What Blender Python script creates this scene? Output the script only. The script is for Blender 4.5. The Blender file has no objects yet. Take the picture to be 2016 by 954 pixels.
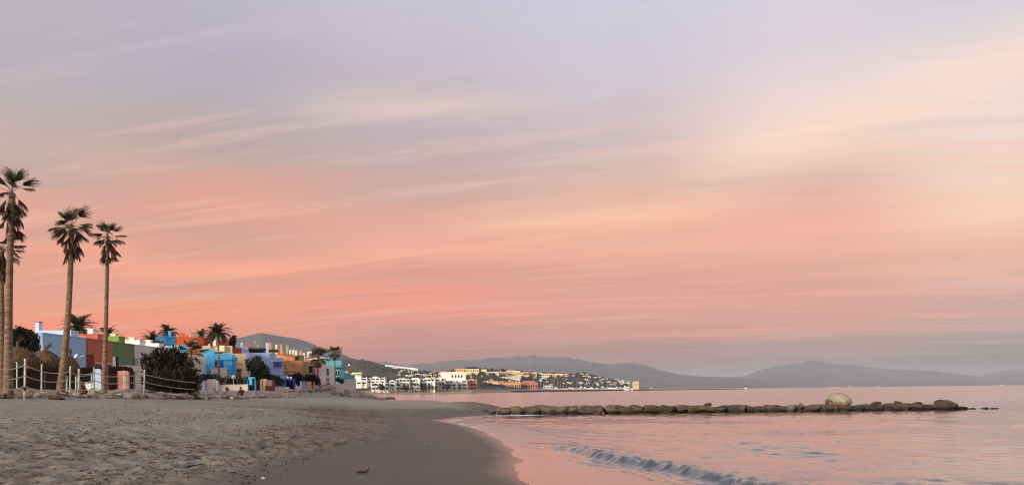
import bpy, bmesh, math, random
import numpy as np
from mathutils import Vector, Matrix, Euler

# ------------------------------------------------------------------ camera
SC = bpy.context.scene
COL = SC.collection
F = 1456.0                # focal length in pixels of the 2016 px wide photograph
CZ = 2.2                  # eye height above the sea
CX, HY = 1008.0, 768.7    # optical axis in the photograph
ROLL = math.atan(0.0116)
CR, SR = math.cos(ROLL), math.sin(ROLL)
cam_d = bpy.data.cameras.new('camera')
cam = bpy.data.objects.new('camera', cam_d)
COL.objects.link(cam)
cam_d.sensor_width = 36.0
cam_d.lens = 36.0 * F / 2016.0
cam_d.shift_y = (HY - 477.0) / 2016.0
cam_d.clip_start = 0.1
cam_d.clip_end = 90000.0
cam.matrix_world = (Matrix.Translation((0, 0, CZ)) @ Matrix.Rotation(math.radians(90), 4, 'X')
                    @ Matrix.Rotation(-ROLL, 4, 'Z'))
SC.camera = cam
SC.render.resolution_x, SC.render.resolution_y = 1024, 484

def uv(px, py):
    a, b = px - CX, HY - py
    return (a * CR + b * SR) / F, (-a * SR + b * CR) / F
def lin(r, g, b):
    f = lambda c: (c / 255.0) / 12.92 if c <= 10 else (((c / 255.0) + 0.055) / 1.055) ** 2.4
    return (f(r), f(g), f(b))

# ------------------------------------------------------------------ light
SUN_AZ, SUN_EL = math.radians(-145), math.radians(10.5)
HAZE_D = 7.0e-5
HAZE_TOP = 450.0
HAZE_S = (0.51, 0.48, 0.46)       # light the haze itself sends back (measured)

def build_world():
    w = bpy.data.worlds.new('World')
    SC.world = w
    w.use_nodes = True
    nt = w.node_tree
    nt.nodes.clear()
    N, L = nt.nodes, nt.links
    def math_(op, a, b=None, c=None):
        n = N.new('ShaderNodeMath'); n.operation = op
        for i, v in enumerate((a, b, c)):
            if v is None: continue
            if isinstance(v, (int, float)): n.inputs[i].default_value = v
            else: L.new(v, n.inputs[i])
        return n.outputs[0]
    def mixc(f, a, b, mode='MIX'):
        n = N.new('ShaderNodeMix'); n.data_type = 'RGBA'; n.blend_type = mode
        n.clamp_factor = True
        if isinstance(f, (int, float)): n.inputs[0].default_value = f
        else: L.new(f, n.inputs[0])
        for i, v in ((6, a), (7, b)):
            if isinstance(v, tuple): n.inputs[i].default_value = (*v[:3], 1)
            else: L.new(v, n.inputs[i])
        return n.outputs[2]
    def mapr(v, a, b, c=0.0, d=1.0, smooth=True):
        n = N.new('ShaderNodeMapRange')
        n.interpolation_type = 'SMOOTHSTEP' if smooth else 'LINEAR'
        L.new(v, n.inputs[0])
        n.inputs[1].default_value, n.inputs[2].default_value = a, b
        n.inputs[3].default_value, n.inputs[4].default_value = c, d
        return n.outputs[0]
    tc = N.new('ShaderNodeTexCoord')
    sep = N.new('ShaderNodeSeparateXYZ')
    L.new(tc.outputs['Generated'], sep.inputs[0])
    x, y, z = sep.outputs
    zc = math_('MAXIMUM', z, 0.0)
    hyp = math_('SQRT', math_('ADD', math_('MULTIPLY', x, x), math_('MULTIPLY', y, y)))
    hyp = math_('MAXIMUM', hyp, 0.001)
    s = math_('DIVIDE', x, hyp)                       # sine of the bearing
    e = math_('DIVIDE', zc, hyp)                      # tangent of the elevation
    # a high cloud sheet seen in perspective: streaks run off to the left of the view
    den = math_('ADD', zc, 0.10)
    comb = N.new('ShaderNodeCombineXYZ')
    L.new(math_('DIVIDE', x, den), comb.inputs[0]); L.new(math_('DIVIDE', y, den), comb.inputs[1])
    def streak(rot, sx, sy, scale, detail, rough, dist, off=(0, 0, 0)):
        mp = N.new('ShaderNodeMapping'); mp.vector_type = 'POINT'
        mp.inputs['Rotation'].default_value = (0, 0, math.radians(rot))
        mp.inputs['Location'].default_value = off
        L.new(comb.outputs[0], mp.inputs[0])
        mp2 = N.new('ShaderNodeMapping')
        mp2.inputs['Scale'].default_value = (sx, sy, 1)
        L.new(mp.outputs[0], mp2.inputs[0])
        n = N.new('ShaderNodeTexNoise')
        n.inputs['Scale'].default_value = scale; n.inputs['Detail'].default_value = detail
        n.inputs['Roughness'].default_value = rough; n.inputs['Distortion'].default_value = dist
        L.new(mp2.outputs[0], n.inputs[0])
        return n.outputs[0]
    n1 = streak(25, 0.16, 1.0, 1.1, 5, 0.55, 0.5, (3.1, 1.7, 0))
    n2 = streak(16, 0.20, 1.5, 2.8, 6, 0.62, 0.6, (7.3, 4.1, 0))
    n4 = streak(11, 0.13, 1.6, 6.5, 5, 0.6, 0.5, (2.2, 6.4, 0))
    n3 = streak(20, 0.30, 0.9, 0.55, 4, 0.5, 0.3, (1.3, 9.2, 0))
    # colours of the sky by bearing (columns) and elevation (stops)
    cols = {
        -0.56: [(0, 190, 180, 187), (120, 185, 177, 185), (200, 190, 177, 178), (280, 199, 177, 170), (345, 196, 167, 160),
                (385, 222, 168, 152), (450, 216, 160, 146), (500, 236, 164, 142), (560, 222, 158, 140), (620, 236, 158, 131), (690, 240, 158, 134), (780, 214, 150, 136)],
        -0.374: [(0, 189, 183, 197), (100, 182, 176, 191), (180, 181, 174, 183), (230, 187, 170, 171), (290, 187, 167, 162),
                 (345, 214, 166, 151), (400, 226, 164, 145), (450, 210, 160, 146), (485, 220, 158, 139), (525, 246, 165, 138), (565, 218, 156, 139), (620, 236, 159, 133), (690, 226, 152, 136), (780, 196, 150, 142)],
        -0.128: [(0, 199, 195, 209), (100, 198, 188, 203), (165, 198, 184, 190), (215, 213, 193, 188), (262, 193, 178, 183), (330, 196, 172, 169),
                 (385, 208, 168, 157), (440, 230, 171, 153), (500, 242, 171, 151), (560, 216, 153, 139), (605, 240, 153, 136), (645, 207, 150, 141), (700, 188, 148, 143), (770, 176, 148, 144)],
        0.144: [(0, 203, 203, 217), (100, 205, 199, 212), (200, 209, 195, 203), (300, 204, 183, 182), (370, 222, 181, 165), (430, 248, 191, 161),
                (480, 233, 172, 151), (540, 226, 161, 146), (600, 219, 158, 146), (660, 197, 151, 143), (700, 176, 152, 149), (770, 168, 152, 148)],
        0.387: [(0, 214, 208, 219), (80, 219, 207, 213), (180, 229, 212, 213), (265, 252, 218, 200), (335, 223, 191, 177), (400, 231, 177, 161),
                (450, 240, 178, 159), (520, 224, 166, 150), (565, 219, 160, 149), (620, 213, 157, 147), (660, 195, 158, 151), (705, 172, 160, 156), (770, 160, 155, 151)],
        0.56: [(0, 208, 205, 217), (60, 224, 211, 212), (115, 244, 223, 211), (200, 237, 219, 211), (300, 237, 213, 201), (400, 246, 207, 181),
               (455, 235, 186, 163), (540, 221, 176, 164), (600, 205, 164, 157), (660, 182, 164, 158), (725, 162, 156, 151), (770, 156, 153, 148)],
    }
    EM = 0.62
    # long soft folds: the look-up height is pushed up and down by the streaks
    amp = mapr(e, 0.0, 0.16, 0.35, 1.0)
    warp = math_('ADD', math_('MULTIPLY', math_('SUBTRACT', n1, 0.5), 0.10),
                 math_('ADD', math_('MULTIPLY', math_('SUBTRACT', n2, 0.5), 0.07), math_('MULTIPLY', math_('SUBTRACT', n4, 0.5), 0.030)))
    ew = math_('ADD', e, math_('MULTIPLY', warp, amp))
    ep = math_('DIVIDE', ew, EM)
    prev = None; ps = None
    for sv, stops in cols.items():
        az = math.asin(sv)
        px = CX + F * math.tan(az)
        r = N.new('ShaderNodeValToRGB')
        r.color_ramp.interpolation = 'EASE' if False else 'LINEAR'
        pts = []
        for (py, cr, cg, cb) in stops:
            u, v = px - CX, HY - py
            V = (-u * SR + v * CR) / F
            el = max(0.0, V * math.cos(az))
            if 470 < py < 690: cg, cb = cg + 4, cb + 3
            c = lin(cr, cg, cb)
            # the sky is seen through the haze: ask for the colour above it
            path = min(HAZE_TOP / max(math.sin(math.atan(el)), 1e-3), 21000)
            T = math.exp(-HAZE_D * path)
            T = max(T, 0.25)
            c = tuple(max(0.02, (c[i] - (1 - T) * HAZE_S[i]) / T) for i in range(3))
            pts.append((el / EM, c))
        pts.sort()
        ez = pts[-1][1]
        pts.append((1.0, tuple(0.6 * a + 0.4 * b for a, b in zip(ez, lin(184, 184, 206)))))
        el_ = r.color_ramp.elements
        while len(el_) > 1: el_.remove(el_[-1])
        el_[0].position = pts[0][0]; el_[0].color = (*pts[0][1], 1)
        for p, c in pts[1:]:
            q = el_.new(p); q.color = (*c, 1)
        L.new(ep, r.inputs[0])
        if prev is None: prev = r.outputs[0]
        else: prev = mixc(mapr(s, ps, sv, smooth=True), prev, r.outputs[0])
        ps = sv
    colr = prev
    # cirrus filaments
    fil = mapr(n2, 0.50, 0.74)
    f2 = math_('MULTIPLY', fil, mapr(e, 0.04, 0.2, 0.20, 0.20))
    colr = mixc(f2, colr, mixc(mapr(e, 0.15, 0.45), lin(255, 186, 158), lin(238, 214, 208)))
    f4 = math_('MULTIPLY', mapr(n4, 0.52, 0.72), mapr(e, 0.03, 0.3, 0.24, 0.10))
    colr = mixc(f4, colr, mixc(mapr(e, 0.15, 0.45), lin(255, 190, 164), lin(240, 218, 212)))
    band = math_('MULTIPLY', mapr(e, 0.05, 0.13), mapr(e, 0.40, 0.27))
    mixn = math_('ADD', math_('MULTIPLY', n2, 0.62), math_('MULTIPLY', n4, 0.38))
    colr = mixc(math_('MULTIPLY', mapr(mixn, 0.51, 0.64), math_('MULTIPLY', band, 0.34)), colr, mixc(mapr(e, 0.12, 0.32), lin(255, 178, 146), lin(252, 200, 176)))
    colr = mixc(math_('MULTIPLY', mapr(mixn, 0.47, 0.34), math_('MULTIPLY', band, 0.34)), colr, mixc(mapr(e, 0.12, 0.32), lin(198, 148, 138), lin(190, 166, 166)))
    veil = math_('MULTIPLY', mapr(n3, 0.52, 0.72), 0.20)
    colr = mixc(veil, colr, mixc(mapr(e, 0.1, 0.4), lin(188, 150, 146), lin(184, 174, 190)))
    # single long clouds, each lying along a line across the sky
    def cloud(p, q, w, st, c):
        def se(px, py):
            U, V = uv(px, py); az = math.atan(U); return math.sin(az), V * math.cos(az)
        (s0, e0), (s1, e1) = se(*p), se(*q)
        dx, dy = s1 - s0, e1 - e0; ln = math.hypot(dx, dy); dx, dy = dx / ln, dy / ln
        a, b = math_('SUBTRACT', s, s0), math_('SUBTRACT', e, e0)
        t = math_('ADD', math_('MULTIPLY', a, dx / ln), math_('MULTIPLY', b, dy / ln))
        d = math_('ADD', math_('MULTIPLY', a, -dy), math_('MULTIPLY', b, dx))
        d = math_('DIVIDE', math_('ADD', d, math_('MULTIPLY', math_('SUBTRACT', n2, 0.5), 3.0 * w / F)), w / F)
        g = math_('POWER', 2.718, math_('MULTIPLY', math_('MULTIPLY', d, d), -1.0))
        ends = math_('MULTIPLY', mapr(t, -.15, .3), mapr(t, 1.15, .7))
        tex = mapr(n1, .3, .65, .45, 1.0)
        k = math_('MULTIPLY', math_('MULTIPLY', g, ends), math_('MULTIPLY', tex, st))
        front = mapr(y, 0.0, 0.2)
        return mixc(math_('MULTIPLY', k, front), colr, lin(*c))
    for args in (((1340, 345), (2080, 80), 46, .72, (254, 220, 198)), ((1430, 270), (1930, 0), 26, .35, (230, 214, 214)),
                 ((620, 218), (990, 194), 15, .6, (226, 203, 194)), ((880, 447), (1430, 403), 17, .6, (255, 199, 168)),
                 ((980, 474), (1850, 432), 13, .4, (250, 182, 158)), ((300, 550), (660, 518), 13, .55, (255, 172, 142)),
                 ((660, 617), (1020, 599), 9, .55, (247, 163, 142)), ((220, 574), (460, 556), 13, .45, (200, 150, 138)),
                 ((1130, 603), (1640, 588), 8, .5, (242, 162, 148)), ((1020, 563), (1420, 545), 10, .4, (208, 150, 142)),
                 ((-40, 262), (330, 232), 26, .4, (186, 166, 166))):
        colr = cloud(*args)
    # below the horizon
    colr = mixc(mapr(z, -0.02, -0.3), colr, (0.12, 0.10, 0.10))
    sky = N.new('ShaderNodeTexSky')
    sky.sky_type = 'NISHITA'; sky.sun_disc = False
    sky.sun_elevation = SUN_EL * 0.35; sky.sun_rotation = SUN_AZ
    sky.air_density, sky.dust_density = 1.0, 2.0
    ns = N.new('ShaderNodeVectorMath'); ns.operation = 'SCALE'
    L.new(sky.outputs[0], ns.inputs[0]); ns.inputs['Scale'].default_value = 0.012
    add = mixc(1.0, colr, ns.outputs[0], 'ADD')
    bg = N.new('ShaderNodeBackground'); bg.inputs['Strength'].default_value = 1.0
    L.new(add, bg.inputs[0])
    out = N.new('ShaderNodeOutputWorld'); L.new(bg.outputs[0], out.inputs[0])
build_world()

sun_d = bpy.data.lights.new('sun', 'SUN')
sun_d.energy = 5.0
sun_d.angle = math.radians(14)
sun_d.color = (1.0, 0.85, 0.66)
sun = bpy.data.objects.new('sun', sun_d)
COL.objects.link(sun)
_d = Vector((math.sin(SUN_AZ) * math.cos(SUN_EL), math.cos(SUN_AZ) * math.cos(SUN_EL), math.sin(SUN_EL)))
sun.rotation_euler = (-_d).to_track_quat('-Z', 'Y').to_euler()

SC.view_settings.view_transform = 'Standard'
SC.view_settings.look = 'None'
SC.view_settings.exposure = 0.0
SC.view_settings.gamma = 1.0
SC.view_settings.use_curve_mapping = False
SC.render.engine = 'CYCLES'
SC.cycles.use_denoising = True
SC.cycles.filter_width = 1.15
SC.cycles.max_bounces = 6
SC.cycles.volume_bounces = 0
SC.cycles.caustics_reflective = False
SC.cycles.caustics_refractive = False

# ------------------------------------------------------------------ helpers
def PY(px, py, D):                      # the point of a pixel on the plane y = D
    U, V = uv(px, py)
    return Vector((U * D, D, CZ + V * D))
def PX(px, py, X):                      # the same on the plane x = X
    U, V = uv(px, py)
    D = X / U
    return Vector((X, D, CZ + V * D))

class MB:
    def __init__(self): self.v = []; self.f = []
    def box(self, x0, x1, y0, y1, z0, z1):
        b = len(self.v)
        self.v += [(x0, y0, z0), (x1, y0, z0), (x1, y1, z0), (x0, y1, z0), (x0, y0, z1), (x1, y0, z1), (x1, y1, z1), (x0, y1, z1)]
        self.f += [tuple(b + i for i in q) for q in ((0, 3, 2, 1), (4, 5, 6, 7), (0, 1, 5, 4), (1, 2, 6, 5), (2, 3, 7, 6), (3, 0, 4, 7))]
        return self
    def poly(self, pts):
        b = len(self.v); self.v += [tuple(p) for p in pts]; self.f.append(tuple(range(b, b + len(pts)))); return self
    def tube(self, pts, rad, n=6, cap=True):
        pts = [Vector(p) for p in pts]
        if not hasattr(rad, '__len__'): rad = [rad] * len(pts)
        b = len(self.v); ref = None
        for i, p in enumerate(pts):
            t = (pts[min(i + 1, len(pts) - 1)] - pts[max(i - 1, 0)])
            t = t.normalized() if t.length > 1e-9 else Vector((0, 0, 1))
            if ref is None:
                ref = t.orthogonal().normalized()
            a = (ref - t * ref.dot(t)).normalized(); ref = a
            c = t.cross(a)
            for k in range(n):
                th = 2 * math.pi * k / n
                self.v.append(tuple(p + (a * math.cos(th) + c * math.sin(th)) * rad[i]))
        for i in range(len(pts) - 1):
            for k in range(n):
                k2 = (k + 1) % n
                self.f.append((b + i * n + k, b + i * n + k2, b + (i + 1) * n + k2, b + (i + 1) * n + k))
        if cap:
            self.f.append(tuple(b + k for k in range(n))[::-1])
            self.f.append(tuple(b + (len(pts) - 1) * n + k for k in range(n)))
        return self
    def lathe(self, prof, c=(0, 0, 0), n=16):
        b = len(self.v)
        for (r, z) in prof:
            for k in range(n):
                th = 2 * math.pi * k / n
                self.v.append((c[0] + r * math.cos(th), c[1] + r * math.sin(th), c[2] + z))
        for i in range(len(prof) - 1):
            for k in range(n):
                k2 = (k + 1) % n
                self.f.append((b + i * n + k, b + i * n + k2, b + (i + 1) * n + k2, b + (i + 1) * n + k))
        return self
    def mesh(self, name, mats, off=(0, 0, 0), smooth=False):
        me = bpy.data.meshes.new(name)
        o = off
        me.from_pydata([(p[0] - o[0], p[1] - o[1], p[2] - o[2]) for p in self.v], [], self.f)
        for m in (mats if isinstance(mats, (list, tuple)) else [mats]): me.materials.append(m)
        if smooth: me.polygons.foreach_set('use_smooth', [True] * len(me.polygons))
        me.update()
        return me

def link(name, data, parent=None, loc=None, rot=None, scale=None):
    o = bpy.data.objects.new(name, data)
    COL.objects.link(o)
    if parent is not None: o.parent = parent
    if loc is not None: o.location = loc
    if rot is not None: o.rotation_euler = rot
    if scale is not None: o.scale = scale
    return o
def tag(o, label=None, cat=None, group=None, kind=None):
    if label: o['label'] = label
    if cat: o['category'] = cat
    if group: o['group'] = group
    if kind: o['kind'] = kind
    return o
def thing(name, label, cat, loc, group=None):
    return tag(link(name, None, loc=loc), label, cat, group)
def origin(o):
    p = Vector((0, 0, 0))
    while o is not None: p += o.location; o = o.parent
    return p
def part(name, mb, m, parent, smooth=False):
    return link(name, mb.mesh(name, m, origin(parent), smooth), parent)
def solo(name, mb, m, label, cat, group=None, smooth=False, loc=(0, 0, 0)):
    return tag(link(name, mb.mesh(name, m, loc, smooth), loc=loc), label, cat, group)

# ------------------------------------------------------------------ materials
MATS = {}
def mat(name, c, rough=0.8, c2=None, scale=1.0, lo=0.35, hi=0.65, bump=0.0, bscale=20.0, detail=4, streak=None, spec=0.3):
    if name in MATS: return MATS[name]
    m = bpy.data.materials.new(name); m.use_nodes = True
    nt = m.node_tree; N, L = nt.nodes, nt.links
    b = N['Principled BSDF']
    b.inputs['Roughness'].default_value = rough
    b.inputs['Specular IOR Level'].default_value = spec
    b.inputs['Base Color'].default_value = (*c, 1)
    tc = N.new('ShaderNodeTexCoord')
    if c2 is not None:
        vec = tc.outputs['Object']
        if streak:
            mp = N.new('ShaderNodeMapping'); mp.inputs['Scale'].default_value = streak
            L.new(vec, mp.inputs[0]); vec = mp.outputs[0]
        n = N.new('ShaderNodeTexNoise'); n.inputs['Scale'].default_value = scale; n.inputs['Detail'].default_value = detail
        L.new(vec, n.inputs[0])
        r = N.new('ShaderNodeMapRange'); L.new(n.outputs[0], r.inputs[0])
        r.inputs[1].default_value, r.inputs[2].default_value = lo, hi
        mx = N.new('ShaderNodeMix'); mx.data_type = 'RGBA'
        L.new(r.outputs[0], mx.inputs[0])
        mx.inputs[6].default_value = (*c, 1); mx.inputs[7].default_value = (*c2, 1)
        L.new(mx.outputs[2], b.inputs['Base Color'])
    if bump > 0:
        n = N.new('ShaderNodeTexNoise'); n.inputs['Scale'].default_value = bscale; n.inputs['Detail'].default_value = 5
        L.new(tc.outputs['Object'], n.inputs[0])
        bp = N.new('ShaderNodeBump'); bp.inputs['Strength'].default_value = bump; bp.inputs['Distance'].default_value = 0.05
        L.new(n.outputs[0], bp.inputs['Height']); L.new(bp.outputs[0], b.inputs['Normal'])
    MATS[name] = m
    return m
def paint(name, r, g, b):               # weathered render on a wall
    c = lin(r, g, b); g_ = .3 * c[0] + .6 * c[1] + .1 * c[2]
    c = tuple(min(.88, (x * .88 + g_ * .12) * 1.22) for x in c)
    return mat('paint_' + name, c, 0.85, tuple(x * 0.80 for x in c), 0.9, 0.42, 0.78, 0.25, 14, streak=(1, 1, 0.35))

P_BLUE = paint('blue', 138, 176, 212)
P_PALE = paint('pale_blue', 172, 200, 226)
P_TERRA = paint('terracotta', 176, 92, 66)
P_GREEN = paint('green', 92, 122, 78)
P_WHITE = paint('white', 236, 232, 224)
P_CYAN = paint('cyan', 58, 168, 224)
P_ORANGE = paint('burnt_orange', 206, 88, 30)
P_TAN = paint('tan', 214, 186, 142)
P_CREAM = paint('cream', 236, 218, 168)
P_RED = paint('oxblood', 112, 40, 34)
P_PERI = paint('periwinkle', 152, 184, 230)
P_NAVY = paint('navy', 40, 62, 150)
P_APRI = paint('apricot', 216, 142, 80)
P_OLIVE = paint('olive', 158, 160, 100)
P_PINK = paint('pink', 216, 140, 122)
P_TEAL = paint('teal', 70, 160, 178)
P_APT = paint('apartment_white', 240, 234, 214)
P_OCHRE = paint('ochre', 222, 196, 148)
P_GREYW = paint('grey_white', 196, 192, 186)  # plain grey white, also white walls with their shade put into the paint
GLASS = mat('window_glass', (0.02, 0.025, 0.03), 0.12, spec=0.6)
DARK = mat('dark_opening', (0.018, 0.014, 0.012), 0.9, (0.04, 0.03, 0.025), 2.0)
WOOD = mat('dark_wood', (0.07, 0.035, 0.022), 0.8, (0.03, 0.016, 0.012), 3.0, streak=(6, 6, .5))
DRIFT = mat('driftwood', lin(122, 100, 82), 0.85, lin(78, 60, 48), 5.0, bump=0.4)
POSTW = mat('post_white', lin(200, 200, 192), 0.7, lin(150, 150, 142), 6.0, 0.45, 0.7)
POSTG = mat('post_green', lin(176, 204, 190), 0.6, lin(140, 168, 156), 6.0, 0.45, 0.7)
ROPE = mat('rope', lin(214, 204, 190), 0.9, lin(160, 150, 136), 30.0)
METAL = mat('metal_pale', lin(206, 208, 208), 0.4, lin(168, 170, 170), 4.0)

def foliage(name, a, b, scale=1.5, rough=0.6):
    m = mat(name, a, rough, b, scale, 0.38, 0.62)
    return m
L_PALM = foliage('palm_leaf', (0.085, 0.090, 0.032), (0.046, 0.054, 0.020), 1.2, 0.45)
L_PALM2 = foliage('palm_leaf_dark', (0.040, 0.055, 0.020), (0.020, 0.030, 0.012), 1.0, 0.5)
L_DEAD = foliage('palm_leaf_dead', (0.13, 0.085, 0.048), (0.055, 0.036, 0.022), 2.5, 0.9)
L_BUSH = foliage('tamarisk_leaf', (0.033, 0.031, 0.011), (0.011, 0.013, 0.006), 0.9, 0.8)
L_DARK = foliage('dark_leaf', (0.020, 0.028, 0.012), (0.010, 0.015, 0.008), 1.2, 0.7)
L_TREE = foliage('tree_leaf', (0.036, 0.050, 0.022), (0.016, 0.024, 0.012), 1.2, 0.7)
BARK = mat('bark', (0.10, 0.07, 0.045), 0.9, (0.045, 0.032, 0.022), 3.0)
# palm trunk: fibrous rings
def trunk_mat():
    m = bpy.data.materials.new('palm_trunk'); m.use_nodes = True
    nt = m.node_tree; N, L = nt.nodes, nt.links; b = N['Principled BSDF']
    b.inputs['Roughness'].default_value = 0.9
    tc = N.new('ShaderNodeTexCoord')
    mp = N.new('ShaderNodeMapping'); mp.inputs['Scale'].default_value = (1.6, 1.6, 7.0)
    L.new(tc.outputs['Object'], mp.inputs[0])
    n = N.new('ShaderNodeTexNoise'); n.inputs['Scale'].default_value = 1.6; n.inputs['Detail'].default_value = 6; n.inputs['Roughness'].default_value = .65
    L.new(mp.outputs[0], n.inputs[0])
    r = N.new('ShaderNodeValToRGB')
    r.color_ramp.elements[0].position = .32; r.color_ramp.elements[0].color = (.075, .046, .028, 1)
    r.color_ramp.elements[1].position = .68; r.color_ramp.elements[1].color = (.30, .205, .125, 1)
    L.new(n.outputs[0], r.inputs[0]); L.new(r.outputs[0], b.inputs['Base Color'])
    bp = N.new('ShaderNodeBump'); bp.inputs['Strength'].default_value = .6; bp.inputs['Distance'].default_value = .05
    L.new(n.outputs[0], bp.inputs['Height']); L.new(bp.outputs[0], b.inputs['Normal'])
    return m
TRUNK = trunk_mat()

# ------------------------------------------------------------------ numpy noise
def _hash(ix, iy, seed):
    h = (ix.astype(np.int64) * 374761393 + iy.astype(np.int64) * 668265263 + seed * 1442695041) & 0xffffffff
    h = ((h ^ (h >> 13)) * 1274126177) & 0xffffffff
    return ((h ^ (h >> 16)) & 0xffff) / 65535.0
def vnoise(x, y, seed=0):
    ix, iy = np.floor(x), np.floor(y)
    fx, fy = x - ix, y - iy
    fx = fx * fx * (3 - 2 * fx); fy = fy * fy * (3 - 2 * fy)
    a, b = _hash(ix, iy, seed), _hash(ix + 1, iy, seed)
    c, d = _hash(ix, iy + 1, seed), _hash(ix + 1, iy + 1, seed)
    return (a + (b - a) * fx) * (1 - fy) + (c + (d - c) * fx) * fy - 0.5
def fbm(x, y, seed=0, oct=4):
    t, a = 0, 1.0
    for o in range(oct):
        t = t + a * vnoise(x, y, seed + o * 17); x, y, a = x * 2.03, y * 2.03, a * 0.5
    return t
def spaced(*segs):                      # (start, stop, step) then geometric (start, stop, ratio as 'g')
    out = []
    for a, b, st in segs:
        if isinstance(st, str):
            k = int(st[1:]); out += list(np.sign(b) * np.geomspace(abs(a), abs(b), k)[1:] if a * b > 0 else np.linspace(a, b, k)[1:])
        else: out += list(np.arange(a, b, st))
    return np.array(sorted(set(np.round(out, 4))))
def grid_mesh(name, X, Y, Z, m, smooth=True):
    ny, nx = Z.shape
    gx, gy = np.meshgrid(X, Y)
    co = np.stack([gx, gy, Z], -1).reshape(-1, 3).astype(np.float32)
    i = np.arange(nx * ny).reshape(ny, nx)
    q = np.stack([i[:-1, :-1], i[:-1, 1:], i[1:, 1:], i[1:, :-1]], -1).reshape(-1, 4)
    me = bpy.data.meshes.new(name)
    me.vertices.add(len(co)); me.vertices.foreach_set('co', co.ravel())
    me.loops.add(q.size); me.loops.foreach_set('vertex_index', q.ravel().astype(np.int32))
    me.polygons.add(len(q)); me.polygons.foreach_set('loop_start', (np.arange(len(q)) * 4).astype(np.int32))
    me.materials.append(m)
    me.update(calc_edges=True); me.validate()
    if smooth: me.polygons.foreach_set('use_smooth', np.ones(len(q), bool))
    return me
def set_attr(me, name, arr):
    a = me.attributes.new(name, 'FLOAT', 'POINT'); a.data.foreach_set('value', arr.ravel().astype(np.float32))

# ------------------------------------------------------------------ the beach
SH = np.array([(-50, 2.5), (0, 1.4), (10, .9), (17, .50), (19, .22), (20.5, .10), (22, .32), (23.4, .38), (26, .2), (30, -.2), (33, -.5), (39, -1.3), (45, -2.4),
               (50, -3.7), (55.5, -5.3), (58, -4.9), (60, -3.8), (62, -4.2), (64, -2.6), (66, -2.0), (67.5, -1.0), (70, .2), (76, 1.5), (84, 2), (95, -2), (110, -8), (130, -15), (170, -27),
               (200, -35.5), (216, -42), (300, -58), (500, -100), (760, -150), (3000, -600)])
TOE = np.array([(-50, -21.5, 2.1), (30, -21.3, 2.12), (43, -21.0, 1.98), (65, -24.5, 1.8), (90, -28, 1.65), (130, -33, 1.5), (170, -37.5, 1.3), (200, -40.5, .8), (216, -42.5, .3),
                (300, -59, .3), (500, -101, .3), (760, -151, .3), (3000, -601, .3)])
def shore_x(y): return np.interp(y, SH[:, 0], SH[:, 1]) 
def toe_x(y): return np.interp(y, TOE[:, 0], TOE[:, 1])
def beach_z(x, y):
    xs, xt, zt = shore_x(y), toe_x(y), np.interp(y, TOE[:, 0], TOE[:, 2])
    s = xs - x
    w = np.maximum(xs - xt, 0.5)
    q = s / w
    z = zt * np.interp(q, [0, .05, .12, .25, .5, .8, 1.0], [0, .045, .13, .32, .62, .88, 1.0])
    back = np.interp(y, [0, 45, 120, 160, 210, 300], [2.55, 2.5, 2.5, 3.1, 3.3, 3.3])
    r = np.clip((xt - x) / 3.2, 0, 1); r = r * r * (3 - 2 * r)
    z = np.where(x < xt, zt + (back - zt) * r, z)
    z = np.where(s < 0, -0.10 * (-s) / (1 + .02 * -s), z)
    # sand bar built up against the root of the groyne
    for (cx, cy, sx, sy, h) in ((-4.5, 79, 3.6, 5.0, .62), (-10.5, 93, 4.5, 8, .40)):
        z = z + h * np.exp(-((x - cx) / sx) ** 2 - ((y - cy) / sy) ** 2)
    return z
def beach_point(x, y): return float(beach_z(np.array([float(x)]), np.array([float(y)]))[0])

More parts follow.
